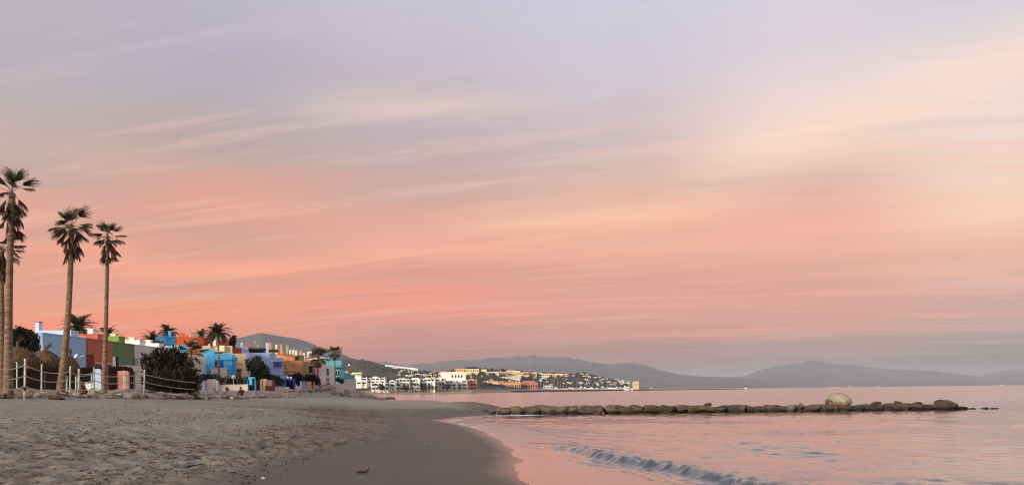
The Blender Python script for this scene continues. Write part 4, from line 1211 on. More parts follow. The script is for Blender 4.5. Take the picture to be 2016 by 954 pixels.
h.face('balcony_back', 530, 557.5, 711.2, 726, 150.6, 4, paint('peri_shaded', 116, 152, 214))  # shade of the balcony recess put into a darker periwinkle
h.face('balcony_wall', 529.9, 558, 725, 737, 148.1, .25, P_PERI)
h.face('ground_floor', 530, 557.5, 737.3, 0, 149.6, 5, P_PERI, GZ)
h.face('corner_pier', 556, 558.2, 711.2, 748, 148.05, .4, P_PERI)
h.face('tower', 523, 529, 675, 698, 149, 2, P_PALE, cap=P_PALE)
h.win(534, 539.5, 713.5, 725, 150.55, P_WHITE, 0)
h.win(532, 553, 738.5, 743.5, 149.55, P_WHITE, 3)
h.slot('sill_band', 530, 556, 709, 711.5, 148.05, P_TAN, .06)
h.face('terrace_roof', 529, 548, 687, 690.5, 154, 5, WOOD)
h.win(512, 517, 706, 714, 148, P_WHITE, 0)
h.win(520, 525, 728, 737, 148, P_WHITE, 1)
h.slot('railing', 531, 556, 723.8, 724.6, 147.95, METAL, .05)
h = House('apricot house with slim roof chimneys', (-47, 161, GZ), 565)
h.face('wall', 543, 571, 697.5, 0, 159, 8, P_APRI, GZ, P_APRI)
h.face('bay_wall', 567, 587, 710.5, 0, 158, 8, P_APRI, GZ, P_APRI)
h.slot('window', 564, 567.3, 713, 725, 159, P_CREAM, .04)
h.slot('string_course', 560, 586, 727, 729, 157.9, P_TAN, .15)
h.slot('porch', 561, 585, 737, 748, 157.9, DARK, .04)
for px, w, py, m in ((530, 4.5, 675, P_APRI), (542, 4, 678.5, P_CREAM), (551, 5, 678, P_APRI)):
    h.chim(px, px + w, py, 699, 163, m)
h.win(573, 579, 714, 722, 158, P_WHITE, 1)
h.win(549, 553, 703, 709, 159, P_WHITE, 0)
h = House('olive green house with a buff chimney', (-47, 171, GZ), 585)
h.face('wall', 570, 591, 699.5, 0, 168, 8, P_OLIVE, GZ, P_OLIVE)
h.face('bay_wall', 586.5, 600, 711.5, 0, 167, 6, P_OLIVE, GZ)
h.slot('window', 582, 589, 701, 708, 168, GLASS, .04)
for px, w, py, m in ((563, 5, 680, P_OLIVE), (569.5, 3.5, 688.5, P_CREAM), (575, 3.5, 688.5, P_WHITE), (580, 5, 690, P_WHITE)):
    h.chim(px, px + w, py, 702, 172, m)
h.win(591, 596, 716, 724, 167, P_WHITE, 0)
h = House('pink house with an oxblood pergola', (-48, 181, GZ), 605)
h.face('wall', 590, 614, 708, 0, 179, 8, P_PINK, GZ, P_PINK)
h.face('pergola_beam', 597.5, 621.5, 719.8, 721.6, 174, 3, WOOD)
h.slot('screen', 603, 616, 722.5, 733, 176.9, P_RED, .3)
for px in (598, 609, 619): h.face('pergola_post', px, px + 1.2, 721.8, 737, 174, .15, WOOD)
h.face('terrace_wall', 597, 620, 733, 738, 174.2, .3, P_PINK)
h.chim(589, 594, 691, 712, 182, P_PINK)
h.chim(596.5, 600, 695, 712, 182, P_WHITE)
h = House('white house with a boxy roof room behind the round palm', (-49, 190, GZ), 619)
h.face('wall', 604, 634, 703, 0, 187, 7, P_WHITE, GZ, P_WHITE)
h.face('roof_room', 604.5, 614, 692.5, 704, 189, 3, P_CREAM, cap=P_CREAM)
h.win(607, 612, 722, 735, 187, P_WHITE, 0)
h.win(600.5, 603.5, 702, 708, 186.9, P_WHITE, 0)
h = House('white and pale grey house with big paned windows', (-48, 197, GZ), 639)
h.face('wall', 626, 651, 721, 0, 193, 8, P_WHITE, GZ, P_WHITE)
h.face('upper_wall', 632, 646, 711, 723, 197, 4, paint('pale_green', 196, 206, 186))
h.win(635.5, 648, 724, 740, 193, P_WHITE, 2)
h.win(629, 633, 723, 733, 193, P_WHITE, 0)
h.win(635.5, 648, 744, 751, 193, P_WHITE, 3)
h.face('garden_wall', 628, 650, 753, 762, 190, .3, P_RED)
h.slot('canopy', 626, 651, 741, 742.2, 193, P_WHITE, .6)
h = House('teal house with a balcony, last of the coloured row', (-48, 208, GZ), 664)
h.face('wall', 646, 672.5, 709.5, 723, 205, 8, P_TEAL, cap=P_TEAL)
h.face('recess_wall', 650, 672, 722.8, 0, 206.5, 6, P_TEAL, GZ)
h.face('side_pier', 670.8, 672.6, 723.2, 747, 205, .5, P_TEAL)
h.face('balcony_wall', 651, 671, 741, 747, 205.1, .3, P_TEAL)
h.win(660, 669.5, 728.5, 739.5, 206.45, P_WHITE, 1)
h.face('roof_room', 640, 648.5, 700, 716, 208, 3, P_TEAL, cap=P_TEAL)
h.face('roof_wall', 655, 672, 705, 711, 211, 2, paint('mauve', 130, 116, 120))
h.face('low_wing', 672.8, 690, 737, 0, 207, 6, P_TEAL, GZ)
h.face('wing_parapet', 672.6, 690.4, 733.5, 737.2, 206.9, 6.2, paint('greypink', 168, 150, 146))
h.face('lower_wing', 676, 692, 746, 0, 205, 1.9, P_GREYW, GZ)

# ------------------------------------------------------------------ garden walls and gates before the houses
def wall(label, px0, px1, py0, py1, D, m, th=.3, name='garden_wall', cat='wall'):
    a, b = PY(px0, py0, D), PY(px1, py1, D)
    z1 = PY((px0 + px1) / 2, py0, D).z; z0 = min(PY((px0 + px1) / 2, py1, D).z, ground((a.x + b.x) / 2, D)) - .1
    o = thing(name, label, cat, ((a.x + b.x) / 2, D, z0))
    part('wall', MB().box(a.x, b.x, D, D + th, z0, z1), m, o)
    part('coping', MB().box(a.x - .04, b.x + .04, D - .04, D + th + .04, z1 + .003, z1 + .08), m, o)
    return o
wall('long white garden wall behind the seated person', 408, 487.5, 757.5, 772, 96, P_GREYW)
wall('white garden wall right of the oxblood gate', 541, 568, 762, 772, 112, P_GREYW)
wall('short white wall between navy and sky blue gates', 577, 590, 761, 766, 122, P_WHITE)
wall('cream stone wall below the slim palm', 655, 676, 756, 766, 160, paint('stone', 206, 198, 180))
wall('grey terrace wall under the teal wing', 676, 697, 757, 767, 196, paint('stone', 206, 198, 180))
wall('rough tan retaining wall under the white windowed house', 622, 656, 762, 768, 165, paint('buff', 160, 140, 118))
wall('oxblood low wall beside the tan gate pillars', 522, 540, 760, 771, 108, P_RED)
def pillars(label, D, items, name='garden_gate', cat='gate'):
    a = PY(items[0][0], items[0][3], D)
    o = thing(name, label, cat, (a.x, D, min(a.z, ground(a.x, D))))
    for (px0, px1, py0, py1, m, th, nm) in items:
        p, q = PY(px0, py0, D), PY(px1, py1, D)
        part(nm, MB().box(p.x, q.x, D, D + th, min(q.z, ground(p.x, D)) - .1, p.z), m, o)
    return o
pillars('white stepped gate pillars at the left end of the garden wall', 95.5, [(398, 403, 747, 772, P_WHITE, .4, 'pillar'), (407, 424, 746, 772, P_GREYW, .5, 'gate_block'), (424.5, 428.5, 749, 770, P_WHITE, .3, 'pillar')])
pillars('cyan arched garden gate at the end of the white wall', 97, [(487.8, 491, 746, 772, P_CYAN, .5, 'jamb'), (496.5, 500.5, 744, 773, P_CYAN, .5, 'jamb'), (491.2, 496.3, 757, 772, paint('deep_cyan', 36, 110, 170), .12, 'gate_leaf'), (488.5, 500, 741.5, 744.6, P_CYAN, .55, 'lintel')])
pillars('tan gate pillars beside a slatted gate', 110, [(512, 516, 746, 770, P_TAN, .5, 'pillar'), (517, 524, 745, 771, P_TAN, .5, 'pillar'), (504, 511.6, 748, 768, WOOD, .1, 'gate_leaf'), (526, 536, 748, 761, paint('rosy', 168, 140, 128), .1, 'gate_leaf'), (536.4, 539.5, 747, 762, P_RED, .4, 'pillar')])
pillars('navy blue garden gate with twin pillars', 118, [(564, 568.5, 748, 767, P_NAVY, .5, 'pillar'), (573, 577.5, 748, 766, P_NAVY, .5, 'pillar'), (569, 572.6, 752, 766, P_NAVY, .12, 'gate_leaf'), (562, 579, 745.5, 747.6, P_NAVY, .6, 'lintel')])
pillars('sky blue garden gate', 126, [(590.5, 594, 750, 765, P_WHITE, .4, 'pillar'), (594.4, 600.5, 749.5, 765, paint('sky', 112, 166, 224), .3, 'gate_leaf')])
pillars('apricot garden gate right of the sky blue one', 132, [(603, 612, 750.5, 764, P_APRI, .4, 'pillar'), (614, 615.2, 751, 764, WOOD, .1, 'post'), (617.4, 619, 751, 764, P_OLIVE, .2, 'post')])
pillars('white picket gate below the slim palm', 162, [(659 + 2.6 * k, 660.6 + 2.6 * k, 754, 766, P_WHITE, .15, 'picket') for k in range(5)])

# globe lamps and the white dome parasol
def globe(label, px, py, r, D, zpost):
    p = PY(px, py, D); k = D / F * r
    o = thing('globe_lamp', label, 'lamp', (p.x, D, zpost), 'white globe lamps on gate pillars')
    m = MB(); m.lathe([(k * math.sin(t * math.pi / 8) + .001, -k * math.cos(t * math.pi / 8)) for t in range(9)], p, 12)
    part('globe', m, mat('globe_white', (.82, .82, .82), .3), o, True)
    part('post', MB().tube([(p.x, D, zpost), (p.x, D, p.z - k * .9)], .05, 8), METAL, o)
z_ = PY(566, 747, 118).z
globe('white globe lamp on the left pillar of the navy gate', 566.5, 742.8, 2.5, 118.3, z_)
globe('white globe lamp on the right pillar of the navy gate', 572.8, 743.4, 2.6, 118.3, z_)
globe('large white globe lamp above the clipped hedge', 459.5, 741.5, 4.0, 98, PY(459, 757, 98).z)
p = PY(685, 741, 208)

# ------------------------------------------------------------------ rope fence, parasols, clutter at the left
def rope_fence():
    posts = [(-26, 29.2, 712, 770, 4.6), (48, 31.5, 706, 763, 4.8), (137, 37, 721, 762, 4.0), (154, 37.6, 726, 765, 4.6), (183.5, 39, 723, 765, 3.4), (243, 42, 729, 767, 3.0), (283, 43.5, 727, 767, 3.0)]
    o = thing('rope_fence', 'white post and rope fence along the dune top', 'fence', (-21, 36, 2.4))
    tops = []
    for (px, D, py0, py1, w) in posts:
        b = PY(px, py1, D); t = PY(px + 1.5, py0, D)
        b.z = min(b.z, ground(b.x, D)) - .15
        r = w * D / F * .40
        part('post', MB().tube([b, b.lerp(t, .5), t, t + Vector((0, 0, .02))], [r * 1.05, r, r, r * .6], 10), POSTW, o, True)
        if px == 48:
            q = b.lerp(t, .28); q2 = b.lerp(t, .36)
            part('band', MB().tube([q, q2], r * 1.1, 10), DARK, o)
        tops.append((b, t))
    for i in range(len(tops) - 1):
        if i == 2: continue
        (b0, t0), (b1, t1) = tops[i], tops[i + 1]
        for f_, sag in ((.86, .13), (.62, .12), (.38, .12)):
            A, B = b0.lerp(t0, f_), b1.lerp(t1, f_)
            k = (B - A).length
            pts = [A.lerp(B, q / 10) - Vector((0, 0, 4 * (q / 10) * (1 - q / 10) * sag * min(1.6, k / 2.2))) for q in range(11)]
            part('rope', MB().tube(pts, .021, 5), ROPE, o)
    (b0, t0) = tops[2]; (b1, t1) = tops[4]
    for f_ in (.84, .60, .36):
        A, B = b0.lerp(t0, f_), b1.lerp(t1, f_)
        pts = [A.lerp(B, q / 10) - Vector((0, 0, 4 * (q / 10) * (1 - q / 10) * .18)) for q in range(11)]
        part('rope', MB().tube(pts, .021, 5), ROPE, o)
    (b0, t0) = tops[-1]
    for f_ in (.84, .60, .36):
        A = b0.lerp(t0, f_); B = A + Vector((1.6, 3.2, -.45))
        part('rope', MB().tube([A.lerp(B, q / 6) - Vector((0, 0, .25 * (q / 6) * (1 - q / 6))) for q in range(7)], .021, 5), ROPE, o)
    o2 = thing('thin_post_fence', 'thin pale green posts standing behind the rope fence', 'fence', (-22, 40, 2.4))
    for (px, D, py0, py1) in ((33, 34, 712, 763), (81.5, 36, 716, 763), (131, 40, 739, 761), (149, 40, 740, 762), (180, 41, 737, 764), (246.5, 44, 735, 767)):
        b = PY(px, py1, D); t = PY(px + .6, py0, D); b.z -= .3
        part('post', MB().tube([b, t], 1.35 * D / F, 8), POSTG, o2)
rope_fence()

THATCH = mat('thatch', lin(132, 106, 78), .95, lin(74, 56, 40), 9.0, .35, .65, streak=(1, 1, .12))
def parasol(label, px, py_top, py_rim, rpx, D, seed, tilt=0):
    rn = random.Random(seed)
    t, e = PY(px, py_top, D), PY(px, py_rim, D)
    R = rpx * D / F; h = t.z - e.z
    b = Vector((t.x, D, ground(t.x, D) - .1))
    o = thing('thatched_parasol', label, 'parasol', b, 'thatched beach parasols')
    part('pole', MB().tube([b, t], .07, 8), WOOD, o)
    prof = [(R * q, h * (1 - q ** 1.9) ) for q in (0.02, .2, .4, .6, .8, .95)]
    part('thatch_base', MB().lathe(prof, (t.x, D, e.z - .02), 20), THATCH, o, True)
    mb = MB()
    for k in range(900):
        a = rn.uniform(0, 6.283); q0 = rn.uniform(0, .8); ln = rn.uniform(.2, .42)
        pts = []
        for j in range(4):
            q = q0 + ln * j / 3
            rr = R * min(q, 1.0 + .04 * j); zz = h * (1 - min(q, 1.0) ** 1.9) - max(0, q - 1.0) * R * 1.1
            pts.append(Vector((t.x + math.cos(a) * rr, D + math.sin(a) * rr, e.z + zz + rn.uniform(.0, .06))))
        w = Vector((-math.sin(a), math.cos(a), 0)) * rn.uniform(.010, .03)
        for j in range(3): mb.poly([pts[j] - w, pts[j] + w, pts[j + 1] + w * .8, pts[j + 1] - w * .8])
    for k in range(420):
        a = rn.uniform(0, 6.283); rr = R * rn.uniform(.90, 1.02); w = Vector((-math.sin(a), math.cos(a), 0)) * rn.uniform(.010, .03)
        p0 = Vector((t.x + math.cos(a) * rr, D + math.sin(a) * rr, e.z + .12)); p1 = p0 + Vector((math.cos(a) * .05, math.sin(a) * .05, -rn.uniform(.25, .5)))
        mb.poly([p0 - w, p0 + w, p1 + w * .5, p1 - w * .5])
    th = part('thatch', mb, THATCH, o); th['kind'] = 'stuff'
    # tied tuft at the peak
    tp = MB()
    for k in range(26):
        a = rn.uniform(0, 6.28); d = Vector((math.cos(a) * .10 + tilt, math.sin(a) * .10, rn.uniform(.45, .75)))
        w = Vector((-math.sin(a), math.cos(a), 0)) * .022
        q = t + Vector((math.cos(a) * .04, math.sin(a) * .04, -.05)); m_ = q + d * .55; e_ = q + d + Vector((tilt * .8, 0, -.06))
        tp.poly([q - w, q + w, m_ + w, m_ - w]); tp.poly([m_ - w, m_ + w, e_])
    part('tuft', tp, THATCH, o)
    return o
parasol('thatched parasol behind the two left palms', 34, 683, 712, 42, 44, 1, .12)
parasol('thatched parasol right of the two left palms, over the thin post', 88, 690, 716, 34, 47, 2, .3)
parasol('thatched parasol tucked behind the leaning palm', 138, 700, 722, 16, 48, 3, 0)
parasol('thatched parasol at the very left edge', -18, 690, 715, 30, 46, 4, 0)

def screen():
    o = thing('slat_screen', 'dark brown wooden slat screen behind the rope fence', 'fence', (-28, 50, 2.4))
    rn = random.Random(6); mb0 = None
    sl = MB().box(-.085, .085, -.015, .015, 0, 1.95).mesh('slat', WOOD)
    sl2 = MB().box(-.07, .07, -.012, .012, 0, 1.85).mesh('slat', WOOD)
    D = 51.0
    xs = PY(-14, 750, D).x; xe = PY(282, 750, D + 14).x
    n = 150
    for k in range(n):
        q = k / n; x = xs + (PY(262, 750, 60).x - xs) * q; y = D + 9 * q
        if 205 < CX + F * x / y < 214: continue
        link('slat', rn.choice((sl, sl2)), o, Vector((x, y + rn.uniform(-.03, .03), ground(x, y) - .05 + rn.uniform(-.05, .05))) - origin(o), (0, rn.uniform(-.03, .03), .3))
    a, b = Vector((xs, D + .1, 0)), Vector((PY(262, 750, 60).x, D + 9.1, 0))
    for zz in (.5, 1.5):
        g0, g1 = ground(a.x, a.y), ground(b.x, b.y)
        part('rail', MB().tube([a + Vector((0, .08, g0 + zz)), b + Vector((0, .08, g1 + zz))], .04, 6), WOOD, o)
screen()
def panel(label, px0, px1, py0, py1, D, m, th=.12, name='beach_cabin_panel', cat='panel'):
    p, q = PY(px0, py0, D), PY(px1, py1, D)
    o = thing(name, label, cat, ((p.x + q.x) / 2, D, min(q.z, ground(p.x, D)) - .05))
    z0 = min(q.z, ground(p.x, D)) - .05
    part('board', MB().box(p.x, q.x, D, D + th, z0, p.z), m, o)
    part('frame', MB().box(p.x - .04, p.x, D - .03, D + th + .03, z0, p.z + .05).box(q.x, q.x + .04, D - .03, D + th + .03, z0, p.z + .05).box(p.x - .04, q.x + .04, D - .03, D + th + .03, p.z + .003, p.z + .05), m, o)
panel('pale blue board panel beside the slender palm', 186, 198, 727, 765, 46, paint('pale_board', 150, 178, 206))
panel('pink painted gate post board behind the rope fence', 233, 252, 731, 760, 52, P_PINK)
panel('low grey white plinth behind the rope fence', 168, 183, 754, 766, 44, P_GREYW)
def dish():
    p = PY(151, 704, 60); b = Vector((p.x, 60, ground(p.x, 60)))
    o = thing('satellite_dish', 'small white satellite dish on a pole before the blue house', 'dish', b)
    part('pole', MB().tube([b, p], .04, 6), METAL, o)
    m = MB(); r = .28
    m.lathe([(.01, 0), (r * .5, .05), (r, .16), (r * 1.02, .17)], (0, 0, 0), 16)
    R_ = Euler((math.radians(55), 0, math.radians(-40))).to_matrix()
    m.v = [tuple(R_ @ Vector(v) + p) for v in m.v]
    part('reflector', m, P_WHITE, o, True)
    part('arm', MB().tube([p, p + Vector((.55, -.1, .15)), p + Vector((.62, -.1, .22))], .03, 6), METAL, o)
dish()

# ------------------------------------------------------------------ driftwood, debris, the seated figure
def log(label, pts, rad, m=DRIFT, name='driftwood_log'):
    b = Vector(pts[0]); o = thing(name, label, 'driftwood', b)
    n = len(pts); part('stem', MB().tube(pts, rad, 8), m, o, True)
    return o
def gp(px, py, D, dz=0):
    p = PY(px, py, D); p.z = ground(p.x, D) + dz; return p
D = 63
def q(px, py, D=63): return PY(px, py, D)
def low(p, dz=.0): return Vector((p.x, p.y, ground(p.x, p.y) + dz))
o = log('forked driftwood trunk lying in front of the white garden wall', [low(q(411, 779), .1), low(q(424, 779), .15), low(q(434, 778), .22), q(444, 771), q(453, 765)], [.10, .13, .12, .08, .03])
part('branch', MB().tube([low(q(432, 778), .2), q(426, 771), q(420, 764)], [.07, .08, .09], 7), DRIFT, o)
part('root_mass', MB().lathe([(.01, -.14), (.13, -.08), (.16, .04), (.08, .13), (.01, .15)], q(446.5, 764.5), 8), WOOD, o)
part('twig', MB().tube([q(440, 773), q(446, 777), low(q(450, 780), .02)], [.04, .03, .015], 5), DRIFT, o)
log('leaning grey palm log propped against the white post', [PY(166, 769, 38.4) - Vector((0, 0, .1)), PY(160, 758, 38.2), PY(153, 745, 38.0)], [.19, .15, .07])
log('thin driftwood pole lying on the dune edge, at left', [gp(96, 774, 33, .06), gp(112, 776, 33, .10), gp(128, 776, 33, .06)], [.05, .08, .04], WOOD)
log('small crooked dark stick lying on the smooth sand', [Vector(v) for v in ((-3.42, 16.1, ground(-3.42, 16.1) + .02), (-3.30, 16.12, ground(-3.3, 16.12) + .04), (-3.19, 16.15, ground(-3.19, 16.15) + .05), (-3.13, 16.2, ground(-3.13, 16.2) + .13))], [.012, .03, .026, .008], WOOD, 'driftwood_stick')

def debris():
    rn = random.Random(14); mb = MB()
    for k in range(9000):
        y = 8 + 62 * rn.random() ** 1.4
        w = float(np.interp(y, [8, 20, 40, 70], [9, 8.5, 7.5, 4.5]))
        x = float(shore_x(y)) - w + rn.gauss(0, float(np.interp(y, [8, 40, 70], [3.4, 2.7, 1.4])))
        if rn.random() < .22: x = float(shore_x(y)) - rn.uniform(4.5, 20)
        if float(shore_x(y)) - x < 5.2 and rn.random() < .98: continue
        if vnoise(np.array([x / 1.6]), np.array([y / 2.2]), 19)[0] < .02 and rn.random() < .82: continue
        z = ground(x, y) + .012
        ln = rn.uniform(.025, .10) * (3.2 if rn.random() < .05 else 1); a = rn.uniform(0, 3.14)
        d = Vector((math.cos(a), math.sin(a), rn.uniform(-.1, .25))) * ln
        p = Vector((x, y, z)); m = p + d * .5 + Vector((rn.uniform(-.02, .02), rn.uniform(-.02, .02), .015))
        mb.tube([p, m, p + d], [.005, .010, .004], 3, False)
    o = link('reed_litter', mb.mesh('reed_litter', mat('reed', (.085, .045, .026), .9, (.040, .024, .016), 3.0)))
    tag(o, 'brown broken reeds and weed strewn over the trampled sand', 'litter', kind='stuff')
    rn = random.Random(15)
    mw = mat('pale_shell', (.55, .53, .48), .6, (.42, .40, .36), 20)
    for (px, py, s, lab) in ((519, 943, .035, 'small white pebble on the sand near the bottom edge'), (229, 805, .06, 'small white scrap lying on the dry sand at left'), (44, 808, .05, 'tiny white scrap on the dry sand, far left'), (225, 813, .05, 'tiny pale shell beside the white scrap')):
        V = uv(px, py)[1]; D = 20.0
        for it in range(12): D = (ground(uv(px, py)[0] * D, D) - CZ) / V
        p = Vector((uv(px, py)[0] * D, D, 0)); p.z = ground(p.x, D)
        me = rock_mesh(200 + px, 4, 2); me.materials.append(mw)
        tag(link('pebble', me, None, p + Vector((0, 0, s * .3)), (0, .2, .4), (s * 1.3, s, s * .7)), lab, 'pebble')
debris()

CLOTH = mat('black_cloth', (.012, .011, .013), .9, (.02, .018, .02), 8)
SKIN = mat('skin', (.30, .17, .115), .6)
HAIR = mat('hair', (.016, .011, .009), .7)
def person():
    D = 66.5
    b = PY(474.5, 779, D); b.z = ground(b.x, D)
    o = thing('person', 'person in black clothes sitting on a rock in front of the white garden wall', 'person', b)
    joints = {'pel': (0, 0, .34), 'belly': (0, .03, .50), 'chest': (.01, .06, .68), 'neck': (-.02, .05, .84),
              'hipL': (-.12, 0, .33), 'kneL': (-.16, -.38, .42), 'ankL': (-.15, -.46, .07), 'toeL': (-.15, -.62, .04),
              'hipR': (.12, 0, .33), 'kneR': (.17, -.36, .42), 'ankR': (.16, -.44, .07), 'toeR': (.17, -.60, .04),
              'shL': (-.17, .06, .76), 'elL': (-.21, -.08, .53), 'wrL': (-.10, -.30, .46), 'shR': (.18, .06, .76), 'elR': (.27, -.06, .56), 'wrR': (.12, -.30, .47)}
    rad = {'pel': .15, 'belly': .135, 'chest': .15, 'neck': .055, 'hipL': .10, 'kneL': .068, 'ankL': .045, 'toeL': .04, 'hipR': .10, 'kneR': .068, 'ankR': .045, 'toeR': .04,
           'shL': .07, 'elL': .052, 'wrL': .036, 'shR': .07, 'elR': .052, 'wrR': .036}
    ed = [('pel', 'belly'), ('belly', 'chest'), ('chest', 'neck'), ('pel', 'hipL'), ('hipL', 'kneL'), ('kneL', 'ankL'), ('ankL', 'toeL'), ('pel', 'hipR'), ('hipR', 'kneR'), ('kneR', 'ankR'), ('ankR', 'toeR'),
          ('chest', 'shL'), ('shL', 'elL'), ('elL', 'wrL'), ('chest', 'shR'), ('shR', 'elR'), ('elR', 'wrR')]
    ks = list(joints); me = bpy.data.meshes.new('body')
    me.from_pydata([joints[k] for k in ks], [(ks.index(a), ks.index(c)) for a, c in ed], [])
    ob = link('body', me, o)
    md = ob.modifiers.new('skin', 'SKIN')
    for i, k in enumerate(ks):
        sv = me.skin_vertices[0].data[i]; sv.radius = (rad[k], rad[k]); sv.use_root = (k == 'pel')
    ob.modifiers.new('sub', 'SUBSURF').render_levels = 2
    me.materials.append(CLOTH)
    # head with a nose, ears and hair; hands folded over the knees
    bm = bmesh.new(); bmesh.ops.create_uvsphere(bm, u_segments=16, v_segments=12, radius=.1)
    for v in bm.verts:
        v.co.z *= 1.22; v.co.x *= .88
        if v.co.y < -.085 and abs(v.co.z + .01) < .04: v.co.y -= .025
        if v.co.z < -.05: v.co.x *= .85
    hm = bpy.data.meshes.new('head'); bm.to_mesh(hm); bm.free(); hm.materials.append(SKIN)
    hd = link('head', hm, o, (-.03, .02, .96), (.1, 0, 3.6))
    for s in (-1, 1):
        part_ = MB().lathe([(.004, -.03), (.02, -.01), (.018, .02), (.003, .03)], (0, 0, 0), 8); link('ear', part_.mesh('ear', SKIN), hd, (s * .088, .01, 0))
        link('eye', MB().lathe([(.001, -.012), (.012, 0), (.001, .012)], (0, 0, 0), 8).mesh('eye', HAIR), hd, (s * .034, -.088, .015))
    link('mouth', MB().box(-.025, .025, -.006, .006, -.005, .005).mesh('mouth', mat('lips', (.25, .09, .08), .6)), hd, (0, -.085, -.055))
    hr = MB()
    for i in range(9):
        t = math.pi * .62 * i / 8
        for k in range(16):
            a = 2 * math.pi * k / 16; hr.v.append((.100 * math.sin(t) * math.cos(a), .112 * math.sin(t) * math.sin(a) + .018, .132 * math.cos(t)))
    for i in range(8):
        for k in range(16): hr.f.append((i * 16 + k, i * 16 + (k + 1) % 16, (i + 1) * 16 + (k + 1) % 16, (i + 1) * 16 + k))
    link('hair', hr.mesh('hair', HAIR, smooth=True), hd, (0, .004, .006))
    for s in (-1, 1):
        hnd = MB(); w = Vector((s * .11, -.31, .465))
        hnd.tube([w, w + Vector((-s * .03, -.05, .0)), w + Vector((-s * .05, -.09, -.01))], [.03, .036, .03], 8)
        for k in range(4):
            f0 = w + Vector((-s * (.028 + .016 * k), -.085 + .006 * k, .005)); hnd.tube([f0, f0 + Vector((-s * .012, -.04, -.01)), f0 + Vector((-s * .016, -.058, -.035 - .006 * (k % 2)))], [.010, .009, .006], 5)
        f0 = w + Vector((-s * .0, -.03, .02)); hnd.tube([f0, f0 + Vector((-s * .035, -.03, .012)), f0 + Vector((-s * .05, -.05, 0))], [.011, .010, .007], 5)
        link('hand', hnd.mesh('hand', SKIN, smooth=True), o)
    me2 = rock_mesh(301, 6); me2.materials.append(R_SHORE)
    tag(link('boulder', me2, None, b + Vector((0, .05, .06)), (0, 0, .3), (.34, .3, .24)), 'flat-topped boulder under the seated person in black', 'boulder')
person()

# ------------------------------------------------------------------ the far shore: white apartments
def apartment(label, px0, px1, py0, py1, D, floors, bays, m, seed, name='apartment_block', group='white apartment blocks on the far shore', rail=None, pier=.22):
    rn = random.Random(seed)
    a, b = PY(px0, py0, D), PY(px1, py1, D); x0, x1, z1, z0 = a.x, b.x, a.z, b.z
    o = thing(name, label, 'building', ((x0 + x1) / 2, D, z0 - 1), group)
    part('wall', MB().box(x0, x1, D, D + 12, z0 - 3, z1), m, o)
    fh = (z1 - z0) / floors; bw = (x1 - x0) / bays
    for f in range(floors):
        zb = z0 + f * fh
        for k in range(bays):
            xa, xb = x0 + k * bw, x0 + (k + 1) * bw; p = bw * pier * rn.uniform(.5, 1.2)
            if rn.random() < .12: continue
            part('window', MB().box(xa + p, xb - p * .6, D - .08, D - .02, zb + fh * .30, zb + fh * .82), DARK if rn.random() < .7 else GLASS, o)
            part('balcony', MB().box(xa + p * .6, xb - p * .3, D - 1.5, D - .003, zb + fh * .02, zb + fh * .36), m, o)
    for k in range(bays + 1):
        if rn.random() < .6:
            xc = x0 + k * bw; part('pier', MB().box(xc - .35, xc + .35, D - 1.6, D - .1, z0 - 3, z1 + rn.uniform(0, .8)), m, o)
    part('roof_room', MB().box(x0 + (x1 - x0) * rn.uniform(.1, .4), x0 + (x1 - x0) * rn.uniform(.5, .9), D + 3, D + 9, z1 + .003, z1 + rn.uniform(.6, 1.6)), m, o)
    return o
AP = [('white apartment block with wide dark openings, nearest the teal house', 690.5, 722, 743.5, 757.5, 770, 2, 3),
      ('white apartment block joined right of the nearest one', 722, 757, 743.5, 755, 775, 2, 4),
      ('low white apartment row at the beach edge behind dark palms', 731, 765, 753.5, 769, 762, 2, 5),
      ('narrow white apartment tower left of a black cypress', 766.5, 778, 749, 768.5, 772, 3, 1),
      ('white stepped apartment block with three balcony rows', 780, 806, 745.5, 769, 785, 3, 4),
      ('white apartment block with a raised roof parapet', 806, 826, 745.5, 768.5, 792, 3, 3),
      ('brightest white apartment block among palm crowns', 827, 856, 744.8, 768, 800, 3, 4),
      ('white apartment block with a square corner turret', 856, 876, 744, 767, 815, 3, 3),
      ('cream white apartment block with dark balcony slots', 876.5, 898, 749, 767.5, 835, 3, 3),
      ('long cream apartment block with three continuous balconies', 899, 920, 748, 767.5, 850, 3, 2)]
for i, (lab, a, b, c, d_, D, fl, bays) in enumerate(AP): apartment(lab, a, b, c, d_, D, fl, bays, P_APT, i + 1)
apartment('orange brick apartment block at the end of the white row', 918.5, 938, 747, 768, 868, 3, 3, paint('brick_orange', 214, 146, 104), 21, group=None)
ORD = ('leftmost second third fourth fifth sixth seventh eighth ninth tenth eleventh twelfth thirteenth fourteenth fifteenth sixteenth seventeenth eighteenth nineteenth '
       'twentieth twenty-first twenty-second twenty-third twenty-fourth twenty-fifth twenty-sixth twenty-seventh twenty-eighth').split()
def rank(px, all_px):
    k = sorted(all_px).index(px); return 'leftmost' if k == 0 else ORD[k] + ' from the left'
